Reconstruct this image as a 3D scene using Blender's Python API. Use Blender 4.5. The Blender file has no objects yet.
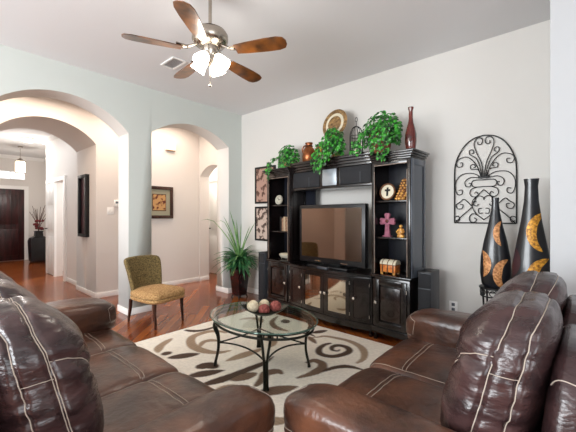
import bpy, bmesh, math, random
from mathutils import Vector, Matrix, noise
PI = math.pi
S = bpy.context.scene
COL = S.collection
R = math.radians
random.seed(7)

# ---------------------------------------------------------------- camera
cd = bpy.data.cameras.new('camera'); cam = bpy.data.objects.new('camera', cd); COL.objects.link(cam)
cam.location = (0, 0, 1.3); cam.rotation_euler = (PI/2, 0, R(41.68))
cd.sensor_width = 36; cd.lens = 328/576*36; cd.clip_start = .02
S.camera = cam
# ---------------------------------------------------------------- world
w = bpy.data.worlds.new('world'); S.world = w; w.use_nodes = True
w.node_tree.nodes['Background'].inputs[0].default_value = (.82, .91, 1, 1)
w.node_tree.nodes['Background'].inputs[1].default_value = 1.5
# ---------------------------------------------------------------- lights
def area(name, loc, rot, sx, sy, power, color=(1, 1, 1)):
    d = bpy.data.lights.new(name, 'AREA'); d.shape = 'RECTANGLE'; d.size = sx; d.size_y = sy
    d.energy = power; d.color = color
    o = bpy.data.objects.new(name, d); COL.objects.link(o); o.location = loc; o.rotation_euler = rot
    return o
def point(name, loc, power, color=(1, 1, 1), r=.06):
    d = bpy.data.lights.new(name, 'POINT'); d.energy = power; d.color = color; d.shadow_soft_size = r
    o = bpy.data.objects.new(name, d); COL.objects.link(o); o.location = loc
    return o
DAY = (.93, .97, 1)
area('daylight_east', (2.3, -.85, 1.6), (0, R(102), 0), 1.9, 2.9, 75, DAY)
area('daylight_south', (-2.2, -3.6, 1.6), (R(102), 0, 0), 3.2, 1.9, 390, DAY)
area('hall_fill', (-5.2, 2.6, 2.96), (0, 0, 0), .5, 1.5, 24, (1, .80, .65))  # unseen fill added under the hall ceiling, no fixture there
area('hall_fill', (-5.2, .9, 2.96), (0, 0, 0), .5, 1.3, 22, (1, .80, .65))  # second added hall fill, also without a fixture
area('gallery_fill', (-8.0, 1.1, 2.98), (0, 0, 0), 2.2, .9, 24, (.94, .97, 1))  # fill added at the gallery ceiling
point('gallery_lamp', (-9.3, 1.62, 2.7), 22, (1, .96, .92), .12)
point('entry_lamp', (-10.5, 1.68, 2.2), 26, (1, .94, .88), .1)
point('side_room_lamp', (-8.0, 3.2, 2.3), 90, (1, 1, 1), .3)
point('bedroom_fill', (-5.6, 4.18, 2.6), 45, (1, .93, .85), .1)  # unseen fill added to brighten the space behind the small arch
S.view_settings.view_transform = 'Standard'; S.view_settings.look = 'None'
S.view_settings.exposure = .10; S.view_settings.gamma = 1; S.view_settings.use_curve_mapping = False

# ---------------------------------------------------------------- materials
def lin(h):
    h = h.lstrip('#'); v = [int(h[i:i+2], 16)/255 for i in (0, 2, 4)]
    return tuple(c/12.92 if c <= .04045 else ((c+.055)/1.055)**2.4 for c in v) + (1,)
def mat(name, c, rough=.5, metal=0, c2=None, nscale=8, bump=0, bscale=60, spec=.5, coat=0, emit=None, es=0,
        trans=0, lo=.35, hi=.65, stretch=(1, 1, 1), detail=4):
    m = bpy.data.materials.new(name); m.use_nodes = True; nt = m.node_tree
    b = nt.nodes['Principled BSDF']; I = b.inputs
    I['Base Color'].default_value = lin(c); I['Roughness'].default_value = rough; I['Metallic'].default_value = metal
    I['Specular IOR Level'].default_value = spec; I['Coat Weight'].default_value = coat; I['Coat Roughness'].default_value = .08
    I['Transmission Weight'].default_value = trans
    if emit: I['Emission Color'].default_value = lin(emit); I['Emission Strength'].default_value = es
    if c2 or bump:
        tc = nt.nodes.new('ShaderNodeTexCoord'); mp = nt.nodes.new('ShaderNodeMapping'); mp.inputs[3].default_value = stretch
        nt.links.new(tc.outputs['Object'], mp.inputs[0])
    if c2:
        n = nt.nodes.new('ShaderNodeTexNoise'); n.inputs['Scale'].default_value = nscale; n.inputs['Detail'].default_value = detail
        nt.links.new(mp.outputs[0], n.inputs[0])
        r = nt.nodes.new('ShaderNodeValToRGB'); r.color_ramp.elements[0].position = lo; r.color_ramp.elements[1].position = hi
        r.color_ramp.elements[0].color = lin(c); r.color_ramp.elements[1].color = lin(c2)
        nt.links.new(n.outputs[0], r.inputs[0]); nt.links.new(r.outputs[0], I['Base Color'])
    if bump:
        n = nt.nodes.new('ShaderNodeTexNoise'); n.inputs['Scale'].default_value = bscale; n.inputs['Detail'].default_value = 5
        nt.links.new(mp.outputs[0], n.inputs[0])
        bp = nt.nodes.new('ShaderNodeBump'); bp.inputs['Strength'].default_value = bump; bp.inputs['Distance'].default_value = .02
        nt.links.new(n.outputs[0], bp.inputs['Height']); nt.links.new(bp.outputs[0], I['Normal'])
    return m
def glass(name, color='#ffffff', rough=0, mixf=.12):
    m = bpy.data.materials.new(name); m.use_nodes = True; nt = m.node_tree; nt.nodes.clear()
    o = nt.nodes.new('ShaderNodeOutputMaterial'); mx = nt.nodes.new('ShaderNodeMixShader')
    t = nt.nodes.new('ShaderNodeBsdfTransparent'); g = nt.nodes.new('ShaderNodeBsdfGlossy')
    t.inputs[0].default_value = lin(color); g.inputs['Roughness'].default_value = rough
    f = nt.nodes.new('ShaderNodeFresnel'); f.inputs[0].default_value = 1.5
    a = nt.nodes.new('ShaderNodeMath'); a.operation = 'ADD'; a.inputs[1].default_value = mixf; a.use_clamp = True
    nt.links.new(f.outputs[0], a.inputs[0]); nt.links.new(a.outputs[0], mx.inputs[0])
    nt.links.new(t.outputs[0], mx.inputs[1]); nt.links.new(g.outputs[0], mx.inputs[2]); nt.links.new(mx.outputs[0], o.inputs[0])
    return m

M = {}
M['wall'] = mat('wall_paint', '#d1cec9', .85, bump=.04, bscale=120)
M['wall_grey'] = mat('wall_paint_cool_grey', '#b9bbbd', .85, bump=.04, bscale=120)
M['wall_green_cast'] = mat('wall_paint_tinted_by_light', '#c8cdc8', .85, bump=.04, bscale=120)  # arch wall face: greenish cast of the light put into the paint colour
M['wall_hall'] = mat('wall_paint_hall', '#d9d4cf', .85, bump=.04, bscale=120)
M['ceiling'] = mat('ceiling_paint', '#dededf', .9, bump=.08, bscale=90)
M['hall_ceiling'] = mat('hall_ceiling_paint', '#d5d4d2', .9)
M['white'] = mat('white_trim', '#eeedea', .45)
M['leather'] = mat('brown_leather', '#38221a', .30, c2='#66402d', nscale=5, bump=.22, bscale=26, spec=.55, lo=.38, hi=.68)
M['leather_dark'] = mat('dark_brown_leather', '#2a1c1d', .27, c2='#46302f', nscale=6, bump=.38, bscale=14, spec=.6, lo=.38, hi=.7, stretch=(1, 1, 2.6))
M['stitch'] = mat('pale_stitching', '#b3a597', .6)
M['black_plastic'] = mat('black_plastic', '#101012', .35)
M['unit'] = mat('espresso_wood', '#0b0808', .24, c2='#170f0e', nscale=9, stretch=(1, 1, .15), spec=.5, coat=.3)
M['unit_panel'] = mat('espresso_panel_wood', '#120b0a', .22, c2='#241512', nscale=9, stretch=(1, 1, .12), coat=.4)
M['unit_edge'] = mat('pale_edge_wood', '#6b5a50', .4, c2='#8b7a6e', nscale=12)  # paler brown for the thin beads on the face frames
M['unit_inside'] = mat('dark_blue_black_panel', '#0b0c13', .28, c2='#141824', nscale=6, stretch=(1, 1, .1))
M['mirror_glass'] = mat('dark_mirror_glass', '#b8b0a2', .06, metal=1)
M['frost'] = mat('pale_silver_glass', '#b9c2cb', .22, metal=.6)
M['grill'] = mat('speaker_cloth', '#1b1c20', .8, bump=.3, bscale=300)
M['grey_box'] = mat('charcoal_casing', '#3e4147', .45)
M['side_sheen'] = mat('painted_side_sheen', '#565c66', .3)  # bluish reflection on the right tower's side put into a lighter base colour
M['screen'] = mat('plasma_screen', '#a08c80', .045, metal=1)
M['knob'] = mat('brushed_nickel', '#d9d4cb', .25, metal=.8)
M['iron'] = mat('black_wrought_iron', '#0d0d0e', .45, metal=.3)
M['bronze'] = mat('dark_bronze_iron', '#25261f', .3, metal=.7)
M['table_glass'] = glass('clear_table_glass', '#f4faf7', 0, .0)
M['glass_edge'] = mat('green_glass_edge', '#4c6b5f', .1, metal=.2, spec=.8)
M['cream_ball'] = mat('cream_wicker_ball', '#d9c9a6', .7, c2='#f0e4c8', nscale=60, bump=.9, bscale=80)
M['red_ball'] = mat('dark_red_wicker_ball', '#6a1f1f', .6, c2='#b4655a', nscale=60, bump=.9, bscale=80)
M['green'] = mat('ivy_green', '#07340f', .35, c2='#3da02e', nscale=26, lo=.42, hi=.62)
M['green_dark'] = mat('deep_leaf_green', '#123c22', .4, c2='#3f7f4a', nscale=16)
M['blade_green'] = mat('grass_blade_green', '#3c6f35', .5, c2='#86a865', nscale=10)
M['stem'] = mat('brown_stem', '#4c3420', .7)
M['basket'] = mat('wicker_basket', '#8a5f38', .8, c2='#c69c66', nscale=50, bump=.6, bscale=70)
M['basket_dark'] = mat('red_brown_wicker', '#5d2a1a', .8, c2='#94553a', nscale=50, bump=.6, bscale=70)
M['copper'] = mat('aged_copper', '#6a3419', .3, metal=.6, c2='#a5663c', nscale=14)
M['red_glaze'] = mat('dark_red_glaze', '#3a0f0d', .15, c2='#6a251c', nscale=10, coat=.6)
M['pot'] = mat('dark_red_lacquer', '#150809', .25, c2='#4d191b', nscale=18, lo=.45, hi=.7)
M['gold'] = mat('ochre_gold_crackle', '#7a4a10', .45, c2='#e0a236', nscale=55, metal=.25)
M['copper_leaf'] = mat('copper_crackle', '#8a5427', .45, c2='#d79c67', nscale=55, metal=.25)
M['vase_black'] = mat('black_lacquer', '#0e0e10', .28, c2='#1d1f25', nscale=6, coat=.2)
M['plum'] = mat('plum_lacquer', '#3b1f24', .3)
M['fabric'] = mat('olive_gold_fabric', '#473a1f', .9, c2='#8b7647', nscale=70, bump=.5, bscale=150)
M['fabric_seat'] = mat('golden_tan_fabric', '#8c6438', .9, c2='#c6a06c', nscale=70, bump=.5, bscale=150)
M['dark_wood'] = mat('dark_walnut', '#2a1712', .35, c2='#45281d', nscale=10, stretch=(1, 1, .2))
M['door_wood'] = mat('mahogany_door', '#1a0a0b', .35, c2='#42191b', nscale=14, stretch=(1, 1, .15), bump=.4, bscale=20)
M['blade'] = mat('walnut_fan_blade', '#38200d', .3, c2='#7d4a1c', nscale=8, coat=.4)
M['nickel'] = mat('satin_nickel', '#b0a79b', .25, metal=1)
M['shade'] = mat('lit_frosted_glass', '#ffffff', .4, emit='#fff6e6', es=9)
M['lamp_lit'] = mat('lit_diffuser', '#ffffff', .4, emit='#fff4e2', es=4)
M['window_light'] = mat('bright_daylight_glass', '#ffffff', .2, emit='#eaf2ff', es=1.3)
M['cream'] = mat('aged_cream_face', '#cfc6ae', .5)
M['paper_a'] = mat('brown_ink_print', '#a58577', .8, c2='#55392e', nscale=11, lo=.5, hi=.58)
M['paper_b'] = mat('sepia_floral_print', '#b9a69a', .8, c2='#4b3a33', nscale=13, lo=.5, hi=.56)
M['mat_board'] = mat('sage_mat_board', '#9b9781', .8)
M['print_gold'] = mat('gold_botanical_print', '#b98f5c', .8, c2='#5c2418', nscale=16, lo=.5, hi=.6)
M['tapestry'] = mat('dark_plum_panel', '#2a1a20', .5, c2='#5d3b42', nscale=14, stretch=(1, 1, .4))
M['pink'] = mat('dusty_pink_clay', '#98566a', .6, c2='#7a3c4d', nscale=30)
M['amber'] = mat('amber_shell', '#8a430f', .35, c2='#eab45c', nscale=45, coat=.3)
M['brown_dark'] = mat('dark_brown_weave', '#4c2a16', .8, c2='#7c5230', nscale=40, bump=.5, bscale=80)
M['tray_tan'] = mat('tan_rattan', '#54391f', .7, c2='#a17f4f', nscale=30, bump=.5, bscale=80)
M['louvre_grey'] = mat('louvre_grey', '#8f9496', .6)
M['chest'] = mat('orange_lacquer', '#a4481a', .35, c2='#e08a3a', nscale=25)
M['book_a'] = mat('tan_book_cloth', '#9a7a5f', .8, c2='#5d4032', nscale=60, lo=.5, hi=.55)
M['book_b'] = mat('maroon_book_cloth', '#5a2623', .8)
M['book_c'] = mat('cream_book_cloth', '#b09a80', .8)
M['printed_white'] = mat('off_white_ceramic', '#b8b4a4', .5)
M['plate_white'] = mat('switch_plate', '#f2f1ee', .4)
M['display'] = mat('thermostat_display', '#5b6168', .3)
M['twig'] = mat('dry_twig', '#54392c', .8)
M['red_flower'] = mat('dried_red_flower', '#6a1d22', .7)

def floor_material():
    m = bpy.data.materials.new('diagonal_oak_planks'); m.use_nodes = True; nt = m.node_tree; b = nt.nodes['Principled BSDF']
    tc = nt.nodes.new('ShaderNodeTexCoord'); mp = nt.nodes.new('ShaderNodeMapping'); mp.inputs[2].default_value = (0, 0, R(45))
    nt.links.new(tc.outputs['Object'], mp.inputs[0])
    br = nt.nodes.new('ShaderNodeTexBrick'); br.inputs['Scale'].default_value = 1; br.inputs['Brick Width'].default_value = 1.1
    br.inputs['Row Height'].default_value = .095; br.inputs['Mortar Size'].default_value = .0015; br.offset = .37; br.inputs['Bias'].default_value = 0
    br.inputs['Color1'].default_value = lin('#6e3012'); br.inputs['Color2'].default_value = lin('#9c5626'); br.inputs['Mortar'].default_value = lin('#25100a')
    nt.links.new(mp.outputs[0], br.inputs[0])
    mp2 = nt.nodes.new('ShaderNodeMapping'); mp2.inputs[3].default_value = (1.2, 16, 1); nt.links.new(mp.outputs[0], mp2.inputs[0])
    n = nt.nodes.new('ShaderNodeTexNoise'); n.inputs['Scale'].default_value = 2.2; n.inputs['Detail'].default_value = 6; nt.links.new(mp2.outputs[0], n.inputs[0])
    mx = nt.nodes.new('ShaderNodeMixRGB'); mx.blend_type = 'OVERLAY'; mx.inputs[0].default_value = .35
    nt.links.new(br.outputs[0], mx.inputs[1]); nt.links.new(n.outputs[0], mx.inputs[2]); nt.links.new(mx.outputs[0], b.inputs['Base Color'])
    b.inputs['Roughness'].default_value = .17; b.inputs['Specular IOR Level'].default_value = .6
    bp = nt.nodes.new('ShaderNodeBump'); bp.inputs['Strength'].default_value = .05; bp.inputs['Distance'].default_value = .01
    nt.links.new(n.outputs[0], bp.inputs['Height']); nt.links.new(bp.outputs[0], b.inputs['Normal'])
    return m
M['floor'] = floor_material()

# ---------------------------------------------------------------- mesh helpers
class MB:
    def __init__(s): s.bm = bmesh.new()
    def add(s, verts, faces, T=None):
        vs = [s.bm.verts.new(T @ Vector(v) if T else v) for v in verts]
        for f in faces:
            try: s.bm.faces.new([vs[i] for i in f])
            except ValueError: pass
        return vs
    def box(s, x0, x1, y0, y1, z0, z1, bev=0, T=None, seg=2):
        v = [(x0, y0, z0), (x1, y0, z0), (x1, y1, z0), (x0, y1, z0), (x0, y0, z1), (x1, y0, z1), (x1, y1, z1), (x0, y1, z1)]
        f = [(0, 3, 2, 1), (4, 5, 6, 7), (0, 1, 5, 4), (1, 2, 6, 5), (2, 3, 7, 6), (3, 0, 4, 7)]
        if not bev: s.add(v, f, T); return s
        t = bmesh.new(); vs = [t.verts.new(p) for p in v]
        for q in f: t.faces.new([vs[i] for i in q])
        bmesh.ops.bevel(t, geom=t.edges[:] + t.verts[:], offset=bev, segments=seg, affect='EDGES', profile=.5)
        s.join(t, T); return s
    def join(s, t, T=None):
        t.verts.index_update()
        s.add([v.co.copy() for v in t.verts], [[v.index for v in f.verts] for f in t.faces], T); t.free()
    def tube(s, pts, r, n=8, cap=True, closed=False, T=None, flat=1):
        P = [Vector(p) for p in pts]; k = len(P)
        rr = r if isinstance(r, (list, tuple)) else [r]*k
        ref = None; rings = []
        for i in range(k):
            a = P[(i-1) % k] if (closed or i > 0) else P[i]; b = P[(i+1) % k] if (closed or i < k-1) else P[i]
            d = (b-a)
            if d.length < 1e-9: d = Vector((0, 0, 1))
            d.normalize()
            if ref is None: ref = d.orthogonal().normalized()
            ref = (ref - d*ref.dot(d))
            if ref.length < 1e-6: ref = d.orthogonal()
            ref.normalize(); bi = d.cross(ref)
            rings.append([P[i] + (ref*math.cos(2*PI*j/n) + bi*math.sin(2*PI*j/n)*flat)*rr[i] for j in range(n)])
        v = [q for g in rings for q in g]; f = []
        for i in range(k if closed else k-1):
            i2 = (i+1) % k
            for j in range(n): f.append((i*n+j, i*n+(j+1) % n, i2*n+(j+1) % n, i2*n+j))
        if cap and not closed: f += [tuple(range(n))[::-1], tuple((k-1)*n+j for j in range(n))]
        s.add(v, f, T); return s
    def lathe(s, prof, n=24, T=None, sx=1, sy=1, c=(0, 0), a0=0, cap=True):
        v = []; f = []; k = len(prof)
        for r, z in prof:
            for j in range(n): v.append((c[0]+sx*r*math.cos(a0+2*PI*j/n), c[1]+sy*r*math.sin(a0+2*PI*j/n), z))
        for i in range(k-1):
            for j in range(n): f.append((i*n+j, i*n+(j+1) % n, (i+1)*n+(j+1) % n, (i+1)*n+j))
        if cap: f += [tuple(range(n))[::-1], tuple((k-1)*n+j for j in range(n))]
        s.add(v, f, T); return s
    def prism(s, poly, y0, y1, T=None):      # poly in (x,z), extruded along y
        n = len(poly); v = [(x, y0, z) for x, z in poly] + [(x, y1, z) for x, z in poly]
        f = [tuple(range(n)), tuple(range(n, 2*n))[::-1]] + [(i, n+i, n+(i+1) % n, (i+1) % n) for i in range(n)]
        s.add(v, f, T); return s
    def ball(s, c, r, n=12, sz=(1, 1, 1), T=None):
        prof = [(max(1e-4, r*math.sin(PI*i/n)), -r*math.cos(PI*i/n)) for i in range(n+1)]
        Q = Matrix.Translation(c) @ Matrix.Diagonal((sz[0], sz[1], sz[2], 1))
        s.lathe(prof, n*2, (T @ Q) if T else Q); return s
    def make(s, name, material, parent=None, smooth=40, loc=None, rz=0, merge=1e-5):
        bmesh.ops.remove_doubles(s.bm, verts=s.bm.verts[:], dist=merge)
        bmesh.ops.recalc_face_normals(s.bm, faces=s.bm.faces[:])
        me = bpy.data.meshes.new(name); s.bm.to_mesh(me); s.bm.free()
        for m_ in (material if isinstance(material, list) else [material]): me.materials.append(m_)
        if smooth:
            me.polygons.foreach_set('use_smooth', [True]*len(me.polygons)); me.set_sharp_from_angle(angle=R(smooth))
        o = bpy.data.objects.new(name, me); COL.objects.link(o)
        if parent: o.parent = parent
        if loc: o.location = loc
        if rz: o.rotation_euler = (0, 0, rz)
        return o
def tag(o, label=None, cat=None, group=None, kind=None):
    if label: o['label'] = label
    if cat: o['category'] = cat
    if group: o['group'] = group
    if kind: o['kind'] = kind
    return o
def thing(name, label, cat, loc=(0, 0, 0), rz=0, group=None):
    o = bpy.data.objects.new(name, None); COL.objects.link(o); o.empty_display_size = .1
    o.location = loc; o.rotation_euler = (0, 0, rz); return tag(o, label, cat, group)
def struct(name, mb, material, smooth=30):
    o = mb.make(name, material, smooth=smooth); o['kind'] = 'structure'; return o
def copy_tree(root, loc, rz, label, group=None):
    r = root.copy(); COL.objects.link(r); r.location = loc; r.rotation_euler = (0, 0, rz); r['label'] = label
    if group: r['group'] = group
    for c in root.children:
        d = c.copy(); COL.objects.link(d); d.parent = r
        for g in c.children:
            e = g.copy(); COL.objects.link(e); e.parent = d
    return r

# ---------------------------------------------------------------- room shell
CZ = 3.05; TV_Y = 3.735; ARCH_X = -4.41
mb = MB(); mb.box(-12.6, 2.5, -3.8, 5.2, -.1, 0); struct('floor', mb, M['floor'], 0)
mb = MB(); mb.box(-4.41, 2.5, -3.8, 3.9, CZ, CZ+.1); struct('ceiling', mb, M['ceiling'], 0)
mb = MB(); mb.box(-12.6, -4.42, -3.8, 5.2, CZ, CZ+.1); struct('ceiling', mb, M['hall_ceiling'], 0)

def arch_wall(name, x0, x1, y0, y1, openings, material, axis='x'):
    """wall slab between x0 (front) and x1, running y0..y1; openings (left, right, spring z, circle centre z, radius)"""
    m = MB()
    P = (lambda d, a, z: (d, a, z)) if axis == 'x' else (lambda d, a, z: (a, d, z))
    cur = y0
    def solid(a, b):
        m.add([P(x0, a, 0), P(x0, b, 0), P(x0, b, CZ), P(x0, a, CZ)], [(0, 1, 2, 3)])
        m.add([P(x1, a, 0), P(x1, b, 0), P(x1, b, CZ), P(x1, a, CZ)], [(3, 2, 1, 0)])
    def edge(a): m.add([P(x0, a, 0), P(x1, a, 0), P(x1, a, CZ), P(x0, a, CZ)], [(0, 1, 2, 3)])
    for (l, r, sp, cz, rad) in openings:
        solid(cur, l); n = 36; ym = (l+r)/2; pts = []
        for i in range(n+1):
            y = l+(r-l)*i/n; z = cz+math.sqrt(max(0, rad*rad-(y-ym)**2)); pts.append((y, z))
        for a in (l, r):
            zs = pts[0][1] if a == l else pts[-1][1]
            m.add([P(x0, a, 0), P(x1, a, 0), P(x1, a, zs), P(x0, a, zs)], [(0, 1, 2, 3)])
        for i in range(n):
            (a, za), (b, zb) = pts[i], pts[i+1]
            m.add([P(x0, a, za), P(x0, b, zb), P(x0, b, CZ), P(x0, a, CZ)], [(0, 1, 2, 3)])
            m.add([P(x1, a, za), P(x1, b, zb), P(x1, b, CZ), P(x1, a, CZ)], [(3, 2, 1, 0)])
            m.add([P(x0, a, za), P(x0, b, zb), P(x1, b, zb), P(x1, a, za)], [(3, 2, 1, 0)])
        cur = r
    solid(cur, y1); edge(y0); edge(y1)
    m2 = m; o = struct(name, m2, material, 30)
    if isinstance(material, list):
        for p in o.data.polygons: p.material_index = 0 if abs(p.center.x-x0) < .005 else 1
    return o
arch_wall('wall_left', ARCH_X, -4.74, -3.8, 3.735, [(.40, 1.817, 2.407, 1.79, .925), (2.125, 3.455, 2.44, 1.642, 1.048)], [M['wall_green_cast'], M['wall']])
arch_wall('wall_hall', -5.69, -6.66, -3.8, 3.72, [(.62, 1.85, 2.43, 1.907, .806)], M['wall_hall'])
arch_wall('wall_hall_end', 3.72, 3.93, -5.69, -4.74, [(-5.66, -4.86, 2.12, 1.75, .53)], M['wall_hall'], 'y')
mb = MB(); mb.box(-4.74, .0, 3.735, 3.9, 0, CZ); struct('wall_back', mb, M['wall'], 0)
mb = MB(); mb.box(-.147, 2.5, 2.75, 3.9, 0, CZ, .004); struct('wall_right', mb, M['wall_grey'])
# gallery wall behind the second arch, with doorway, and entry walls
mb = MB()
mb.box(-9.25, -8.40, 1.95, 2.07, 0, CZ); mb.box(-7.72, -6.66, 1.95, 2.07, 0, CZ); mb.box(-8.40, -7.72, 1.95, 2.07, 2.03, CZ)
mb.box(-9.25, -9.13, 2.07, 2.6, 0, CZ); struct('wall_gallery', mb, M['wall_hall'], 0)
mb = MB(); mb.box(-12.3, -9.25, 2.6, 2.72, 0, CZ); struct('wall_entry_right', mb, M['wall_hall'], 0)
mb = MB(); mb.box(-12.42, -12.3, -3.8, 2.72, 0, CZ); struct('wall_entry', mb, M['wall_hall'], 0)
mb = MB(); mb.box(-9.13, -6.66, 3.72, 3.84, 0, CZ); struct('wall_side_room', mb, M['white'], 0)
mb = MB(); mb.box(-12.3, -6.66, .1, .2, 0, CZ); struct('wall_gallery_left', mb, M['wall_hall'], 0)
mb = MB(); mb.box(-8, -4.6, 4.45, 4.57, 0, CZ); mb.box(-7.1, -7.0, 3.84, 4.45, 0, CZ); mb.box(-4.74, -4.6, 3.9, 4.57, 0, CZ); struct('wall_bedroom_hall', mb, M['wall_hall'], 0)
# windowed walls behind the camera
def window_wall(name, along, pos, thick, a0, a1, holes):
    m = MB(); cur = a0
    def B(a, b, z0, z1):
        if along == 'y': m.box(min(pos, pos+thick), max(pos, pos+thick), a, b, z0, z1)
        else: m.box(a, b, min(pos, pos+thick), max(pos, pos+thick), z0, z1)
    for l, r, z0, z1 in holes:
        B(cur, l, 0, CZ); B(l, r, 0, z0); B(l, r, z1, CZ); cur = r
    B(cur, a1, 0, CZ); struct(name, m, M['wall'], 0)
window_wall('wall_east', 'y', 2.15, .12, -3.8, 2.75, [(-2.3, .6, .65, 2.55)])
window_wall('wall_south', 'x', -3.45, -.12, -4.41, 2.15, [(-3.8, -.6, .65, 2.55)])
def window_frame(name, along, pos, a0, a1, z0, z1, n):
    m = MB()
    def B(a, b, c, d, t=.05):
        if along == 'y': m.box(pos-t/2, pos+t/2, a, b, c, d)
        else: m.box(a, b, pos-t/2, pos+t/2, c, d)
    B(a0, a1, z0, z0+.06); B(a0, a1, z1-.06, z1)
    for i in range(n+1):
        a = a0+(a1-a0)*i/n; B(max(a0, a-.035), min(a1, a+.035), z0, z1)
    B(a0, a1, (z0+z1)/2-.02, (z0+z1)/2+.02, .03)
    struct(name, m, M['white'], 0)
window_frame('window_1', 'y', 2.2, -2.3, .6, .65, 2.55, 3)
window_frame('window_2', 'x', -3.5, -3.8, -.6, .65, 2.55, 3)

# baseboards
def baseboard(name, x0, x1, y0, y1):
    m = MB(); m.box(x0, x1, y0, y1, 0, .085, .004); m2 = m; struct(name, m2, M['white'])
t_ = .014
baseboard('baseboard_back', -4.41, -.147, TV_Y-t_, TV_Y)
baseboard('baseboard_left', ARCH_X, ARCH_X+t_, 1.817-t_, 2.125)
baseboard('baseboard_left', -4.74, ARCH_X+t_, 1.817-t_, 1.817)
baseboard('baseboard_left', ARCH_X, ARCH_X+t_, 3.447-t_, TV_Y-t_)
baseboard('baseboard_left', -4.74, ARCH_X, 3.447-t_, 3.447)
baseboard('baseboard_left', ARCH_X, ARCH_X+t_, -3.45, .40)
baseboard('baseboard_hall', -5.69, -5.69+t_, 1.85, 3.72)
baseboard('baseboard_hall', -6.66, -5.69+t_, 1.85-t_, 1.85)
baseboard('baseboard_hall', -5.66, -5.646, 3.72, 3.93)
baseboard('baseboard_gallery', -7.63, -6.66, 1.95-t_, 1.95)
baseboard('baseboard_entry', -12.3, -12.3+t_, 2.2, 2.6)
baseboard('baseboard_entry', -12.3, -9.25, 2.6-t_, 2.6)
baseboard('baseboard_right', -.147, 2.15, 2.75-t_, 2.75)
m = MB(); m.prism([(0, 0), (.09, 0), (.02, -.07), (0, -.09)], -3.5, 2.6, Matrix.Translation((-12.3, 0, CZ))); struct('trim_1', m, M['white'])
m = MB(); m.box(-12.3, -9.25, 2.52, 2.6, CZ-.09, CZ); m.box(-9.25, -6.66, 1.88, 1.95, CZ-.09, CZ); struct('trim_2', m, M['white'])

# front door, transom
DX = -12.3
d = MB(); d.box(DX-.02, DX+.02, 1.10, 2.06, .01, 2.08, .004)
door = struct('door_1', d, M['door_wood'])
for z0, z1 in ((.16, .92), (1.06, 1.94)):
    q = MB(); q.box(DX+.02, DX+.035, 1.24, 1.92, z0, z1, .006)
    for y in (1.41, 1.58, 1.75): q.box(DX+.034, DX+.038, y-.004, y+.004, z0+.03, z1-.03)
    q.make('door_panel', M['door_wood'], door)
q = MB(); q.tube([(DX+.03, 1.17, 1.0), (DX+.07, 1.17, 1.0), (DX+.07, 1.17, 1.18), (DX+.03, 1.17, 1.18)], .01); q.make('door_handle', M['nickel'], door)
m = MB(); m.box(DX, DX+.025, 2.06, 2.16, 0, 2.18); m.box(DX, DX+.025, 1.0, 1.10, 0, 2.18); m.box(DX, DX+.025, 1.10, 2.06, 2.08, 2.18); struct('trim_3', m, M['white'])
m = MB(); m.box(DX, DX+.02, 1.08, 2.08, 2.36, 2.60)
win = struct('window_4', m, M['white'])
for i in range(3):
    q = MB(); a = 1.10+i*.325; q.box(DX+.02, DX+.024, a+.012, a+.31, 2.385, 2.575); q.make('pane', M['window_light'], win)

# gallery doors (white panelled leaf and open doorway)
m = MB(); m.box(-9.02, -8.46, 1.925, 1.955, .01, 2.03, .004)
dr = struct('door_2', m, M['white'])
for z0, z1 in ((.15, .85), (.98, 1.45), (1.55, 1.93)):
    for a in (-8.97, -8.71):
        q = MB(); q.box(a, a+.21, 1.913, 1.927, z0, z1, .006); q.make('door_panel', M['white'], dr)
q = MB(); q.tube([(-8.96, 1.925, 1.02), (-8.96, 1.87, 1.02), (-8.87, 1.865, 1.02)], .012); q.lathe([(.028, 0), (.028, .008)], 16, Matrix.Translation((-8.96, 1.925, 1.02)) @ Matrix.Rotation(PI/2, 4, 'X')); q.make('door_handle', M['iron'], dr)
m = MB()
for a, b in ((-9.09, -9.02), (-8.46, -8.38), (-7.72, -7.63)): m.box(a, b, 1.91, 1.95, 0, 2.03)
m.box(-9.09, -7.63, 1.91, 1.95, 2.03, 2.11); struct('trim_4', m, M['white'])
# bedroom hall door seen through the small arch
m = MB(); m.box(-6.36, -5.62, 4.42, 4.45, .01, 2.08, .004); dr = struct('door_3', m, M['white'])
for z0, z1 in ((.15, .85), (1.0, 1.95)):
    for a in (-6.30, -5.96):
        q = MB(); q.box(a, a+.26, 4.408, 4.422, z0, z1, .006); q.make('door_panel', M['white'], dr)
q = MB(); q.tube([(-6.30, 4.41, 1.02), (-6.30, 4.36, 1.02), (-6.22, 4.355, 1.02)], .012); q.make('door_handle', M['iron'], dr)
m = MB(); m.box(-6.45, -6.36, 4.40, 4.45, 0, 2.17); m.box(-5.62, -5.53, 4.40, 4.45, 0, 2.17); m.box(-6.36, -5.62, 4.401, 4.45, 2.08, 2.17); struct('trim_5', m, M['white'])

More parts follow.
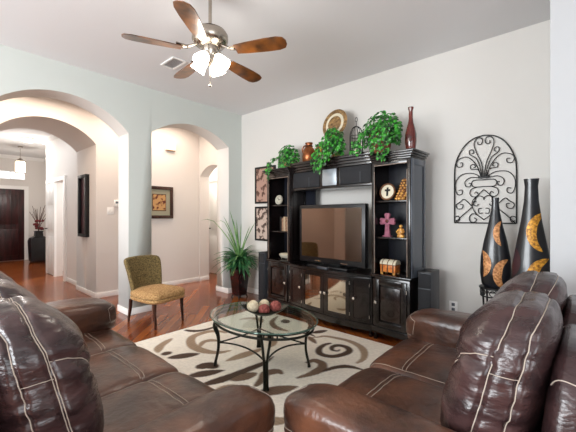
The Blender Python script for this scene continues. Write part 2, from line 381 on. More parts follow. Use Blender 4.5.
# ---------------------------------------------------------------- rug
def rug():
    x0, x1, y0, y1 = -3.38, -.62, .72, 3.11; st = .012
    nx = int((x1-x0)/st); ny = int((y1-y0)/st)
    dk, tn, md = (.085, .048, .028), (.42, .30, .20), (.22, .135, .085)
    S_ = [  # (points, width start, width end, colour)
     ([(-1.89,2.76),(-1.91,2.69),(-1.89,2.58),(-1.83,2.5),(-1.75,2.49),(-1.68,2.54),(-1.64,2.65),(-1.65,2.74),(-1.72,2.79),(-1.8,2.77),(-1.82,2.7),(-1.78,2.64),(-1.73,2.65),(-1.73,2.69)], .03, .028, dk),
     ([(-2.14,2.74),(-2.08,2.82),(-2.04,2.89),(-1.9,2.93),(-1.76,2.94),(-1.62,2.89),(-1.52,2.79),(-1.46,2.66),(-1.46,2.55)], .012, .045, tn),
     ([(-1.79,2.27),(-1.77,2.34),(-1.69,2.34),(-1.64,2.28),(-1.63,2.21),(-1.64,2.12),(-1.68,2.0)], .03, .045, md),
     ([(-1.62,2.18),(-1.59,2.25),(-1.55,2.36),(-1.48,2.44),(-1.36,2.47)], .012, .035, dk),
     ([(-2.19,2.90),(-2.14,3.02)], .035, .03, dk), ([(-2.27,2.80),(-2.20,2.83),(-2.10,2.80)], .022, .012, dk),
     ([(-3.32,2.0),(-3.22,2.05),(-3.17,2.16),(-3.18,2.3),(-3.30,2.46)], .035, .015, dk),
     ([(-2.92,2.25),(-3.02,2.22),(-3.10,2.12),(-3.08,1.93),(-2.9,1.81),(-2.7,1.8),(-2.55,1.87),(-2.50,1.98)], .03, .05, tn),
     ([(-2.80,1.84),(-2.87,1.92),(-2.86,2.0),(-2.77,2.06)], .02, .04, tn),
     ([(-2.90,1.52),(-2.89,1.56)], .035, .03, dk), ([(-2.77,1.54),(-2.68,1.70)], .045, .04, dk),
     ([(-2.43,1.59),(-2.39,1.66),(-2.31,1.68)], .05, .05, dk), ([(-2.33,1.48),(-2.24,1.65)], .05, .03, dk),
     ([(-2.14,1.47),(-2.10,1.62),(-2.08,1.85),(-2.07,2.02),(-2.1,2.16)], .05, .018, dk),
     ([(-2.34,1.88),(-2.31,2.15)], .045, .035, tn), ([(-2.03,1.66),(-1.99,1.80)], .04, .045, md),
     ([(-1.84,1.70),(-1.87,1.80),(-1.92,1.88),(-1.88,1.97),(-1.82,1.97)], .03, .045, md),
     ([(-1.73,1.66),(-1.62,1.85)], .05, .04, md), ([(-3.2,1.75),(-3.10,1.58),(-2.98,1.50)], .03, .045, tn),
     ([(-2.72,3.0),(-2.66,2.95)], .05, .04, dk), ([(-2.14,2.75),(-2.02,2.68)], .03, .02, md), ([(-2.28,2.30),(-2.36,2.42),(-2.50,2.45)], .03, .05, tn),
     ([(-3.16,2.66),(-3.10,2.78),(-2.98,2.82),(-2.88,2.75)], .03, .045, tn), ([(-2.9,3.05),(-2.8,2.85),(-2.62,2.74),(-2.44,2.74)], .02, .045, md),
     ([(-2.0,1.48),(-1.96,1.58)], .035, .03, tn), ([(-1.66,1.35),(-1.5,1.42),(-1.36,1.56)], .02, .05, tn), ([(-1.4,1.2),(-1.22,1.3)], .05, .03, md),
     ([(-1.46,1.95),(-1.32,1.90),(-1.2,1.98),(-1.22,2.1)], .02, .05, tn), ([(-1.2,2.6),(-1.05,2.8),(-.9,2.8)], .05, .03, dk)]
    segs = []
    for pts, w0, w1, c in S_:
        # Catmull-Rom resample
        P = [Vector(p) for p in pts]; Q = []
        if len(P) > 2:
            for i in range(len(P)-1):
                a, b, c_, d_ = P[max(0, i-1)], P[i], P[i+1], P[min(len(P)-1, i+2)]
                for k in range(4):
                    t = k/4; Q.append(.5*((2*b)+(c_-a)*t+(2*a-5*b+4*c_-d_)*t*t+(3*b-a-3*c_+d_)*t**3))
            Q.append(P[-1])
        else: Q = [P[0].lerp(P[1], -.25+1.5*k/12) for k in range(13)]
        n = len(Q)-1; leaf_ = len(P) == 2
        def wf(i): q = i/n; return (w0+(w1-w0)*q)*((1.15*max(0, math.sin(PI*(.03+.94*q)))**.8) if leaf_ else (.25+.75*min(1, 3.2*(1-q), .4+3*q)))
        for i in range(n): segs.append((Q[i], Q[i+1], wf(i), wf(i+1), c))
    cells = {}
    for sgm in segs:
        a, b, wa, wb, c = sgm; wm = max(wa, wb)+.02
        for i in range(int((min(a.x, b.x)-wm-x0)/.1), int((max(a.x, b.x)+wm-x0)/.1)+1):
            for j in range(int((min(a.y, b.y)-wm-y0)/.1), int((max(a.y, b.y)+wm-y0)/.1)+1): cells.setdefault((i, j), []).append(sgm)
    verts = []; cols = []
    base = (.93, .87, .76)
    for j in range(ny+1):
        for i in range(nx+1):
            x = x0+(x1-x0)*i/nx; y = y0+(y1-y0)*j/ny; p = Vector((x, y)); best = 1; bc = None
            for a, b, wa, wb, c in cells.get((int((x-x0)/.1), int((y-y0)/.1)), ()):
                ab = b-a; t = max(0, min(1, (p-a).dot(ab)/max(1e-9, ab.length_squared)))
                dd = (p-(a+ab*t)).length-(wa+(wb-wa)*t)*1.15
                if dd < best: best = dd; bc = c
            k = max(0, min(1, .5-best/.010)); n_ = .92+.16*random.random()
            st2 = 1-(.22*k if (int(y/.008) % 3 == 0) else 0)
            cc = [(base[q]*(1-k)+(bc[q] if bc else 0)*k)*n_*st2 for q in range(3)]
            verts.append((x, y, .012+random.uniform(-.0008, .0008)-.0015*(1 if .02 < abs(best-.004) < .0 else 0))); cols.append((*cc, 1))
    W = nx+1; faces = [(j*W+i, j*W+i+1, (j+1)*W+i+1, (j+1)*W+i) for j in range(ny) for i in range(nx)]
    n0 = len(verts)
    ring = [i for i in range(W)] + [j*W+nx for j in range(1, ny+1)] + [ny*W+i for i in range(nx-1, -1, -1)] + [j*W for j in range(ny-1, 0, -1)]
    for q in ring: verts.append((verts[q][0], verts[q][1], .001)); cols.append((.5, .42, .32, 1))
    for k in range(len(ring)):
        k2 = (k+1) % len(ring); faces.append((ring[k2], ring[k], n0+k, n0+k2))
    me = bpy.data.meshes.new('area_rug'); me.from_pydata(verts, [], faces); me.update()
    at = me.color_attributes.new('pattern', 'FLOAT_COLOR', 'POINT'); at.data.foreach_set('color', [q for c in cols for q in c])
    m = mat('woven_wool_rug', '#d8cdb8', .95, bump=.5, bscale=180); nt = m.node_tree
    va = nt.nodes.new('ShaderNodeVertexColor'); va.layer_name = 'pattern'; nt.links.new(va.outputs[0], nt.nodes['Principled BSDF'].inputs['Base Color'])
    me.materials.append(m); o = bpy.data.objects.new('area_rug', me); COL.objects.link(o)
    tag(o, 'cream area rug with brown and tan scrolls under the glass coffee table', 'rug')
rug()

# ---------------------------------------------------------------- leather seating
class Puff:
    """soft cushion: rounded box with seam grooves and gathered leather; P(q) maps a cube point to the surface"""
    def __init__(s, c, h, n=4.5, deform=None, grooves=(), wr=.004, seed=0):
        s.c, s.h, s.n, s.deform, s.g, s.wr, s.seed = Vector(c), Vector(h), n, deform, grooves, wr, seed
    def P(s, q, off=0):
        x, y, z = q; n = s.n
        k = (abs(x)**n+abs(y)**n+abs(z)**n)**(1/n); p = Vector((x/k, y/k, z/k))
        nrm = Vector((math.copysign(abs(p.x)**(n-1), p.x)/s.h.x, math.copysign(abs(p.y)**(n-1), p.y)/s.h.y, math.copysign(abs(p.z)**(n-1), p.z)/s.h.z)).normalized()
        d = off; gm = 0
        for fn, amp, wd in s.g:
            e = fn(Vector(q)); g = math.exp(-(e/wd)**2); d -= amp*g; gm = max(gm, math.exp(-(e/(wd*4))**2))
        if s.wr:
            o = Vector((s.seed*3.1, 0, 0)); P0 = Vector((p.x*s.h.x, p.y*s.h.y, p.z*s.h.z))
            w1 = noise.noise(Vector((P0.x*9, P0.y*9, P0.z*26))+o)+.5*noise.noise(Vector((P0.x*20, P0.y*20, P0.z*60))+o)
            w2 = noise.noise(P0*5+o)
            d += s.wr*(w1*(.5+1.3*gm)+.8*w2)
        v = Vector((p.x*s.h.x, p.y*s.h.y, p.z*s.h.z))+nrm*d
        if s.deform: v = s.deform(v, p)
        return v+s.c
    def mesh(s, mb, res=26):
        for ax in range(3):
            for sg in (-1, 1):
                vs = []; 
                for i in range(res+1):
                    for j in range(res+1):
                        a = math.tan((2*i/res-1)*PI/4); b = math.tan((2*j/res-1)*PI/4)
                        q = [0, 0, 0]; q[ax] = sg; q[(ax+1) % 3] = a; q[(ax+2) % 3] = b; vs.append(s.P(q))
                W = res+1
                mb.add(vs, [(i*W+j, (i+1)*W+j, (i+1)*W+j+1, i*W+j+1) for i in range(res) for j in range(res)])
        return mb
    def seam(s, mb, qs, r=.0022, off=.001, sub=14, T=None):
        pts = []
        for a, b in zip(qs[:-1], qs[1:]):
            for k in range(sub):
                t = k/sub; q = [a[i]+(b[i]-a[i])*t for i in range(3)]; m = max(abs(v) for v in q); pts.append(s.P([v/m for v in q], off))
        q = qs[-1]; m = max(abs(v) for v in q); pts.append(s.P([v/m for v in q], off)); mb.tube(pts, r, 6); return mb

    def line(s, par, qs, r, off, sub=14):
        m = MB(); s.seam(m, qs, r, off, sub); return m.make('stitching', M['stitch'], par)

def make_sofa(name, label, cat, loc, rz, seats, sw, arms, seed):
    """local frame: x along the length, y forward from the back plane, z up"""
    t = thing(name, label, cat, loc, rz); L = seats*sw; X0 = -L/2; aw = .26
    b = MB(); b.box(X0-.01, -X0+.01, .10, .90, .05, .30, .02)
    b.make('base', M['leather_dark'], t)
    for x in (X0-aw*.6, -X0+aw*.6):
        for y in (.14, .88):
            q = MB(); q.lathe([(.022, .0), (.028, .055)], 12, Matrix.Translation((x, y, .014))); q.make('foot', M['black_plastic'], t)
    # front panels (footrests)
    for i in range(seats):
        pf = Puff((X0+sw*(i+.5), .90, .20), (sw/2-.006, .045, .125), 5, wr=.003, seed=seed+i); q = MB(); pf.mesh(q, 14); q.make('footrest', M['leather_dark'], t, 80)
    # seat cushions
    for i in range(seats):
        gl = [(lambda q: (q.y-.36) if q.z > .6 else 9, .005, .06)]
        def sd(v, p):
            v = v.copy(); f = max(0, (p.y-.55)/.45); v.z -= .035*f*f
            v.z += .008*(1-p.x**2)*(1-p.y**2)*(1 if p.z > 0 else 0); return v
        pf = Puff((X0+sw*(i+.5), .645, .36), (sw/2+.004, .36, .09), 7, sd, gl, wr=.0035, seed=seed+10+i)
        q = MB(); pf.mesh(q, 30); o = q.make('seat_cushion', M['leather'], t, 80)
        for e in (.33, .395): pf.line(o, [(-.99, e, 1), (0, e, 1), (.99, e, 1)], .0019, .0015, 16)
        pf.line(o, [(-.985, -.9, 1), (-.985, .0, 1), (-.985, .98, 1), (-.985, 1, .3)], .0016, .001)
    # back cushions
    for i in range(seats):
        def bd(v, p):
            v = v.copy(); zz = p.z
            v.y += -.055*zz - .02*max(0, zz)**2 + .02*max(0, -zz)
            v.y += (.012*math.exp(-((zz+.25)/.4)**2)+.02*math.exp(-((zz-.55)/.25)**2))*max(0, p.y)
            v.z += .018*(1-p.x**2)*(1 if zz > .5 else 0)
            return v
        E = lambda c: (lambda q: (q.y-c) if max(abs(q.x), q.z) > .999 else 9)
        F_, B_k, HS = .10, -.50, .36
        arcz = lambda x: .02+.52*abs(x)**2.2
        gr = [(E(F_), .009, .07), (E(B_k), .009, .07),
              (lambda q: (q.z-HS) if abs(q.x) > .999 and B_k < q.y < F_ else 9, .007, .07),
              (lambda q: (q.z+.45) if abs(q.x) > .999 and B_k < q.y < F_ else 9, .005, .06),
              (lambda q: (q.z-arcz(q.x)) if q.y > .999 else ((q.z-.56) if abs(q.x) > .999 and q.y > F_ else 9), .011, .08)]
        pf = Puff((X0+sw*(i+.5), .252, .715), (sw/2-.004, .142, .285), 2.9, bd, gr, wr=.0062, seed=seed+20+i)
        q = MB(); pf.mesh(q, 48); o = q.make('back_cushion', M['leather_dark'], t, 80)
        for e in (F_-.02, F_+.03) if seats == 3 else (F_,):
            pf.line(o, [(1, e, -1), (1, e, 0), (1, e, 1), (0, e, 1), (-1, e, 1), (-1, e, 0), (-1, e, -1)], .0016, .0015, 22)
        pf.line(o, [(1, B_k, -1), (1, B_k, 0), (1, B_k, 1), (0, B_k, 1), (-1, B_k, 1), (-1, B_k, 0), (-1, B_k, -1)], .0016, .0015, 22)
        for sx in (-1, 1):
            pf.line(o, [(sx, F_, HS), (sx, B_k, HS)], .0011, .001, 12)
            pf.line(o, [(sx, F_, -.45), (sx, B_k, -.45)], .0011, .001, 12)
        arc = [(x, 1, arcz(x)) for x in [k/6-1 for k in range(13)]]
        pf.line(o, [(-1, F_, .56)]+arc+[(1, F_, .56)], .0016, .0015, 5)
    # outer back shell
    for i in range(seats):
        def od(v, p): v = v.copy(); v.y += -.03*p.z; return v
        pf = Puff((X0+sw*(i+.5), .075, .49), (sw/2-.003, .062, .42), 3.6, od, wr=.004, seed=seed+40+i)
        q = MB(); pf.mesh(q, 26); o = q.make('back_shell', M['leather_dark'], t, 80)
        for sx in (-1, 1): pf.line(o, [(sx*.97, -1, -.9), (sx*.97, -1, .9), (sx*.97, 1, 1)], .0016, .001, 14)
    # arms: side panel plus pillow roll
    for sg, (off, hw, cz, hz, yf) in zip((-1, 1), arms):
        cx = sg*(L/2+off)
        pf = Puff((cx+sg*.01, yf/2-.01, .235), (hw-.015, yf/2-.04, .20), 8, wr=.003, seed=seed+50+sg); q = MB(); pf.mesh(q, 18); arm = q.make('arm', M['leather_dark'], t, 80)
        def ad(v, p):
            v = v.copy(); f = max(0, (p.y-.5)/.5); v.z -= .018*f*f; v.x *= 1+.03*f; return v
        gr = [(lambda q, s_=sg: (q.z+.35) if q.x*s_ > .999 or q.y > .999 else 9, .008, .08)]
        pf = Puff((cx, yf/2, cz), (hw, yf/2, hz), 4.2, ad, gr, wr=.005, seed=seed+60+sg)
        q = MB(); pf.mesh(q, 34); ro = q.make('arm_roll', M['leather'], arm, 80)
        pf.line(arm, [(sg, -.9, -.35), (sg, .99, -.35), (sg*.9, 1, -.35), (-sg*.9, 1, -.35)], .0014, .0015, 16)
        pf.line(arm, [(-sg, 1, -.3), (-sg, .95, .6), (-sg*.2, 1, .93), (sg*.7, 1, .55)], .0013, .001, 8)
    return t
make_sofa('leather_sofa', 'long brown leather three-seat sofa at the left, its back to the arches', 'sofa', (-1.985, .02, 0), 0, 3, .555, ((.01, .185, .535, .13, 1.02), (.145, .122, .50, .11, .962)), 1)
make_sofa('leather_loveseat', 'brown leather loveseat at the right, facing the glass coffee table', 'loveseat', (.035, 1.76, 0), PI/2, 2, .61, ((.115, .118, .522, .108, .93), (.045, .15, .512, .125, .98)), 5)

# ---------------------------------------------------------------- entertainment centre
UC = (-2.29, 3.24); UA = R(-3.8)
def U(x, y, z): c, s = math.cos(UA), math.sin(UA); return (UC[0]+x*c-y*s, UC[1]+x*s+y*c, z)
un = thing('entertainment_center', 'large black-brown wooden entertainment unit standing along the far wall', 'entertainment unit', (UC[0], UC[1], 0), UA)
D = .34
def tower(xa, xb, side, shelves, nm):
    b = MB(); b.box(xa+.01, xb-.01, .01, D, .095, .66, .003); b.make('cabinet', M['unit'], un)
    b = MB(); b.box(xa-.01, xb+.01, -.012, D, .66, .69, .006); b.make('counter', M['unit'], un)
    b = MB(); b.box(xa, xb, -.004, .02, .075, .14, .004); b.make('plinth', M['unit'], un)
    for x in (xa+.03, xb-.03):
        for y in (.03, D-.03):
            f = MB(); f.lathe([(.018, 0), (.026, .02), (.02, .05), (.028, .10)], 12, Matrix.Translation((x, y, 0))); f.make('leg', M['unit'], un)
    # hutch
    b = MB(); b.box(xa, xa+.022, .02, D, .69, 1.87)
    b.box(xa-.002, xa+.006, .05, .09, .74, 1.76); b.make('side_panel', M['unit'], un)
    b = MB(); b.box(xb-.022, xb, .02, D, .69, 1.87)
    for y0, y1, z0, z1 in ((.02, .07, .69, 1.87), (D-.05, D, .69, 1.87), (.07, D-.05, 1.81, 1.87), (.07, D-.05, .69, .77)): b.box(xb, xb+.008, y0, y1, z0, z1, .002)
    b.make('side_panel', M['side_sheen'] if side > 0 else M['unit'], un)
    b = MB(); b.box(xa+.02, xb-.02, D-.015, D, .69, 1.87); b.make('back_panel', M['unit_inside'], un)
    b = MB(); b.box(xa, xa+.035, 0, .025, .69, 1.87, .003); b.box(xb-.035, xb, 0, .025, .69, 1.87, .003); b.box(xa+.035, xb-.035, 0, .025, 1.825, 1.87, .003); b.make('face_frame', M['unit'], un)
    b = MB(); b.box(xa+.030, xa+.036, -.002, .004, .70, 1.76); b.box(xb-.036, xb-.030, -.002, .004, .70, 1.76); b.box(xa+.03, xb-.03, -.002, .004, 1.822, 1.830); b.make('edge_bead', M['unit_edge'], un)
    for z in shelves:
        b = MB(); b.box(xa+.022, xb-.022, .03, D-.015, z-.018, z, .003); b.make('shelf', M['unit'], un)
    # door
    dx0, dx1 = xa+.035, xb-.035
    b = MB()
    for q in ((dx0, dx0+.055, .15, .64), (dx1-.055, dx1, .15, .64), (dx0+.055, dx1-.055, .15, .205), (dx0+.055, dx1-.055, .585, .64)): b.box(q[0], q[1], -.012, .012, q[2], q[3], .004)
    d_ = b.make('door', M['unit'], un)
    b = MB(); b.box(dx0+.07, dx1-.07, -.006, .01, .222, .568, .008); b.make('door_panel', M['unit_panel'], d_)
    b = MB(); kx = dx1-.028 if side < 0 else dx0+.028
    b.lathe([(.006, 0), (.006, .012), (.015, .018), (.016, .026), (.009, .033)], 16, Matrix.Translation((kx, -.012, .40)) @ Matrix.Rotation(PI/2, 4, 'X')); b.make('knob', M['knob'], d_)
    hx = dx0-.004 if side < 0 else dx1+.004
    for z in (.22, .55): b = MB(); b.tube([(hx, -.014, z-.018), (hx, -.014, z+.018)], .004); b.make('hinge', M['knob'], d_)
tower(-1.06, -.605, -1, (1.09, 1.455), 'l'); tower(.635, 1.06, 1, (1.08, 1.46), 'r')
# crown, stepped; deeper over the towers
def crown(xa, xb, y0, ch, ext=(1, 1)):
    b = MB()
    for k, (o, z0, z1) in enumerate(((.006, 1.87, 1.87+.25*ch), (.02, 1.87+.25*ch, 1.87+.5*ch), (.036, 1.87+.5*ch, 1.87+.75*ch), (.05, 1.87+.75*ch, 1.87+ch))):
        b.box(xa-o*ext[0], xb+o*ext[1], y0-o, D, z0, z1, .003)
    b.make('crown', M['unit'], un)
crown(-1.06, -.60, 0, .08, (1, .1)); crown(.63, 1.06, 0, .08, (.1, 1)); crown(-.594, .622, .04, .125, (0, 0))
# bridge with speaker bays
b = MB(); b.box(-.605, .635, .03, D, 1.635, 1.662, .004); b.make('bridge_shelf', M['unit'], un)
b = MB(); b.box(-.605, .635, D-.02, D, 1.66, 1.87); b.make('back_panel', M['unit_inside'], un)
for x0, x1 in ((-.605, -.575), (-.125, -.085), (.145, .185), (.605, .635)):
    b = MB(); b.box(x0, x1, .05, D-.02, 1.66, 1.87, .002); b.make('divider', M['unit'], un)
for x0, x1 in ((-.57, -.13), (.19, .60)):
    b = MB(); b.box(x0, x1, .045, .065, 1.668, 1.865, .006); g_ = b.make('speaker_grill', M['grill'], un)
    b = MB(); b.box(x0+.27, x0+.275, .042, .047, 1.675, 1.795); b.make('trim_bead', M['grey_box'], g_)
b = MB(); b.box(-.075, .135, .042, .062, 1.668, 1.865, .003); b.make('glass_door', M['frost'], un)
# open middle: dark side return left of the pale wall
b = MB(); b.box(-.605, -.43, D-.02, D, .70, 1.635); b.make('back_panel', M['unit_inside'], un)
# bowed centre cabinet
def bow(x): return -.075*(1-((x-.015)/.62)**2)
XS = [-.605+1.24*i/24 for i in range(25)]
def bowed(z0, z1, out, nm, mt, xa=-.605, xb=.635, th=None, par=un):
    b = MB(); xs = [xa+(xb-xa)*i/12 for i in range(13)]
    back = [(x, D if th is None else bow(x)-out+th) for x in xs]; fr = [(x, bow(x)-out) for x in xs]; poly = fr+back[::-1]; n = len(poly)
    v = [(x, y, z0) for x, y in poly]+[(x, y, z1) for x, y in poly]; k = 13; f = []
    for i in range(k-1):
        f += [(i, i+1, n-2-i, n-1-i), (n+i, n+n-1-i, n+n-2-i, n+i+1), (i, n+i, n+i+1, i+1), (n-1-i, n-2-i, n+n-2-i, n+n-1-i)]
    f += [(0, n-1, n+n-1, n), (k-1, n+k-1, n+k, k)]
    b.add(v, f); return b.make(nm, mt, par, 30)
bowed(.095, .64, -.012, 'cabinet', M['unit']); bowed(.64, .67, .018, 'counter', M['unit']); bowed(.072, .14, .004, 'plinth', M['unit'], th=.03)
for x in (-.575, .605):
    f = MB(); f.lathe([(.018, 0), (.026, .02), (.02, .05), (.028, .10)], 12, Matrix.Translation((x, .035, 0))); f.make('leg', M['unit'], un)
for xa, xb, kind, kx in ((-.585, -.335, 0, -.358), (-.33, .040, 1, .014), (.046, .39, 1, .072), (.395, .615, 0, .447)):
    z0, z1 = .15, .63; fw_ = .05 if kind else .035
    dr = bowed(z0, z0+fw_, .004, 'door', M['unit'], xa, xb, .022)
    me_parts = [(z1-fw_, z1, xa, xb), (z0+fw_, z1-fw_, xa, xa+fw_), (z0+fw_, z1-fw_, xb-fw_, xb)]
    bmj = bmesh.new(); bmj.from_mesh(dr.data)
    for a, b_, c, d_ in me_parts:
        o = bowed(a, b_, .004, 'tmp', M['unit'], c, d_, .022); bmj.from_mesh(o.data); bpy.data.objects.remove(o)
    bmj.to_mesh(dr.data); bmj.free()
    bowed(z0+fw_, z1-fw_, -.004, 'glass_pane' if kind else 'door_panel', M['mirror_glass'] if kind else M['unit_panel'], xa+fw_, xb-fw_, .006, dr)
    b = MB(); b.lathe([(.006, 0), (.006, .012), (.015, .018), (.016, .026), (.009, .033)], 16, Matrix.Translation((kx, bow(kx)-.004, .40)) @ Matrix.Rotation(PI/2, 4, 'X')); b.make('knob', M['knob'], dr)
    hx = xa-.001 if kx > (xa+xb)/2 else xb+.001
    for z in (.22, .56): b = MB(); b.tube([(hx, bow(hx)-.008, z-.018), (hx, bow(hx)-.008, z+.018)], .004); b.make('hinge', M['knob'], dr)

# ---- television
tv = thing('television', 'flat black widescreen television on the middle of the dark unit', 'television', U(.015, .10, .6705), UA)
b = MB(); b.box(-.50, .50, -.035, .045, .045, .77, .012); b.make('bezel', M['black_plastic'], tv)
b = MB(); b.box(-.455, .455, -.038, -.034, .115, .725); b.make('screen', M['screen'], tv)
b = MB(); b.box(-.12, .12, .0, .05, .02, .09, .006); b.make('neck', M['black_plastic'], tv)
b = MB(); b.box(-.30, .30, -.10, .12, 0, .022, .008); b.make('stand_base', M['black_plastic'], tv)
for x in (-.18, .22):
    b = MB(); b.box(x-.05, x+.05, -.040, -.036, .065, .076); b.make('silver_mark', M['nickel'], tv)
b = MB(); b.box(-.05, .10, -.045, -.005, 0, .028, .004); o = b.make('receiver_box', M['grey_box'], loc=U(-.01, -.03, .6705), rz=UA); tag(o, 'small grey receiver box in front of the television stand', 'media box')

# ---- speakers
def speaker(label, loc, rz, h, w_, dpt):
    t = thing('tower_speaker', label, 'speaker', loc, rz)
    b = MB(); b.box(-w_/2, w_/2, .012, dpt, .02, h, .006); b.make('cabinet', M['grey_box'], t)
    b = MB(); b.box(-w_/2-.01, w_/2+.01, 0, dpt+.01, 0, .02, .004); b.make('base_plate', M['black_plastic'], t)
    b = MB(); b.box(-w_/2+.004, w_/2-.004, 0, .014, .04, h-.16, .004); b.make('grill', M['grill'], t)
    b = MB(); b.box(-w_/2+.004, w_/2-.004, .002, .014, h-.15, h-.01, .004); b.make('upper_grill', M['grill'], t)
    b = MB(); b.box(-w_/2, w_/2, 0, dpt, h, h+.01, .003); b.make('top_cap', M['black_plastic'], t)
speaker('tall black floor speaker at the right end of the unit, by the outlet', (-1.125, 3.24, 0), R(0), .75, .125, .26)
speaker('slim dark floor speaker at the left end of the unit, beside the plant', (-3.565, 3.40, 0), R(0), .75, .13, .28)

# ---------------------------------------------------------------- coffee table
ct = thing('coffee_table', 'oval glass-topped coffee table with dark curved iron legs on the rug', 'coffee table', (-2.03, 1.945, .014))
TZ = .43; A_, B_ = .515, .38
b = MB(); n = 72
b.add([(A_*math.cos(2*PI*i/n), B_*math.sin(2*PI*i/n), z) for z in (TZ, TZ+.010) for i in range(n)], [tuple(range(n))[::-1], tuple(range(n, 2*n))])
b.make('glass_top', M['table_glass'], ct)
b = MB(); b.tube([((A_+.001)*math.cos(2*PI*i/n), (B_+.001)*math.sin(2*PI*i/n), TZ+.005) for i in range(n)], .0058, 6, closed=True); b.make('glass_edge', M['glass_edge'], ct)
b = MB()
for z in (TZ-.012, TZ-.046): b.tube([(.485*math.cos(2*PI*i/n), .342*math.sin(2*PI*i/n), z) for i in range(n)], .010, 8, closed=True)
for a in [PI*k/2+PI/4+s_ for k in range(4) for s_ in (-.12, -.04, .04, .12)]:
    b.tube([(.485*math.cos(a), .342*math.sin(a), TZ-.042), (.485*math.cos(a), .342*math.sin(a), TZ-.008)], .006, 6)
b.make('ring_frame', M['bronze'], ct)
for sx in (-1, 1):
    for sy in (-1, 1):
        b = MB(); ax, ay = .29*sx, .24*sy; u_ = Vector((ax, ay, 0)).normalized(); s_ = Vector((-u_.y, u_.x, 0))
        for e in (-1, 1):
            pts = []
            for k in range(15):
                q = k/14; z = .008+q*(TZ-.02)
                rad = .385+.018*math.cos(q*2*PI*.55)**3-.012*math.sin(q*PI)+.045*math.exp(-((q-.84)/.16)**2); sp = .010+.026*max(0, q-.45)/.55
                pts.append(Vector((u_.x*rad, u_.y*rad, z))+s_*sp*e)
            b.tube(pts, [.0105 if k > 0 else .014 for k in range(15)], 8)
        b.make('leg', M['bronze'], ct)
b = MB()   # curved stretchers between neighbouring legs, bowing inwards
c4 = [Vector((.292*sx, .24*sy, .20)) for sx, sy in ((-1, -1), (1, -1), (1, 1), (-1, 1))]
for i in range(4):
    p, q = c4[i], c4[(i+1) % 4]; mid = (p+q)/2; inn = mid*.55; inn.z = .235
    b.tube([p*(1-t)*(1-t)+inn*2*t*(1-t)+q*t*t if False else Vector([p[k]*(1-t)**2+2*inn[k]*t*(1-t)+q[k]*t*t for k in range(3)]) for t in [j/12 for j in range(13)]], .007, 8)
b.make('stretcher', M['bronze'], ct)
# bowl and balls
bc = Vector((-1.995, 1.945, .4552))
bw = MB(); nn = 28; prof = []
for i in range(9):
    q = i/8
    prof.append((q, .006+.055*q*q))
v = []; f = []
for k, (q, z) in enumerate(prof):
    for j in range(nn):
        a = 2*PI*j/nn; x = .20*q*math.cos(a)*(1+.0); y = .125*q*math.sin(a)*(1-.25*math.cos(a)**2); v.append((x, y, z+.03*q*q*abs(math.cos(a))**3))
n_ = len(v); v += [(x, y, z-.004) for x, y, z in v]
for i in range(8):
    for j in range(nn):
        f += [(i*nn+j, i*nn+(j+1) % nn, (i+1)*nn+(j+1) % nn, (i+1)*nn+j), (n_+i*nn+j, n_+(i+1)*nn+j, n_+(i+1)*nn+(j+1) % nn, n_+i*nn+(j+1) % nn)]
f += [(8*nn+j, 8*nn+(j+1) % nn, n_+8*nn+(j+1) % nn, n_+8*nn+j) for j in range(nn)]
bw.add(v, f); o = bw.make('decor_bowl', M['bronze'], smooth=60, loc=tuple(bc), rz=R(41)); tag(o, 'shallow dark boat-shaped bowl holding wicker balls on the coffee table', 'bowl')
for (dx, dy, dz, r_, mt, lb) in ((-.100, .0, .079, .049, 'cream_ball', 'larger cream wicker ball at the left of the bowl'),
                                 (-.010, .083, .072, .043, 'cream_ball', 'smaller cream wicker ball at the rear of the bowl, behind the red ones'),
                                 (-.002, -.042, .063, .045, 'red_ball', 'dark red wicker ball at the front of the bowl, touching the larger cream one'),
                                 (.092, .008, .077, .046, 'red_ball', 'rusty red wicker ball at the right end of the bowl')):
    dx, dy = dx*.747-dy*.665, dx*.665+dy*.747
    b = MB(); prof = [(max(1e-4, r_*math.sin(PI*i/14)), -r_*math.cos(PI*i/14)) for i in range(15)]; b.lathe(prof, 28)
    for vv in b.bm.verts: vv.co *= 1+.05*noise.noise(vv.co*90)
    rnd = random.Random(int(r_*1000))
    for k in range(9):
        T = Matrix.Rotation(rnd.uniform(0, PI), 4, 'Z') @ Matrix.Rotation(rnd.uniform(0, PI), 4, 'X')
        b.tube([(r_*1.02*math.cos(2*PI*j/20), r_*1.02*math.sin(2*PI*j/20), 0) for j in range(20)], .0025, 5, closed=True, T=T)
    o = b.make('wicker_ball', M[mt], smooth=80, loc=tuple(bc+Vector((dx, dy, dz)))); tag(o, lb, 'decorative ball', 'wicker balls in the bowl')

# ---------------------------------------------------------------- slipper chair
ch = thing('slipper_chair', 'armless olive and tan upholstered chair standing before the white pier', 'chair', (-3.93, 1.93, 0), R(12))
# local: x forward, y across
def seat_d(v, p): v = v.copy(); v.y *= 1+.10*p.x; v.z += .02*(1-p.x**2)*(1-p.y**2)*(1 if p.z > 0 else 0); return v
pf = Puff((.045, 0, .345), (.285, .245, .075), 4.2, seat_d, [(lambda q: (q.z+.1) if max(abs(q.x), abs(q.y)) > .999 else 9, .006, .12)], wr=.002, seed=3)
b = MB(); pf.mesh(b, 22); sc = b.make('seat', M['fabric_seat'], ch, 80)
b = MB(); pf.seam(b, [(1, -1, -.1), (1, 1, -.1), (-1, 1, -.1), (-1, -1, -.1), (1, -1, -.1)], .003, .001, 20); b.make('piping', M['fabric'], sc)
def back_d(v, p):
    v = v.copy(); k = (p.z+1)/2
    v.y *= .84+.24*k; v.x += -.10*k+.02*math.sin(k*PI)+.05*(p.y**2)
    v.z += .012*(1-p.y**2)*(1 if p.z > .5 else 0)-.015*p.y*0; return v
pf = Puff((-.185, 0, .555), (.036, .235, .225), 9, back_d, wr=.0015, seed=9)
b = MB(); pf.mesh(b, 22); bk = b.make('backrest', M['fabric'], ch, 80)
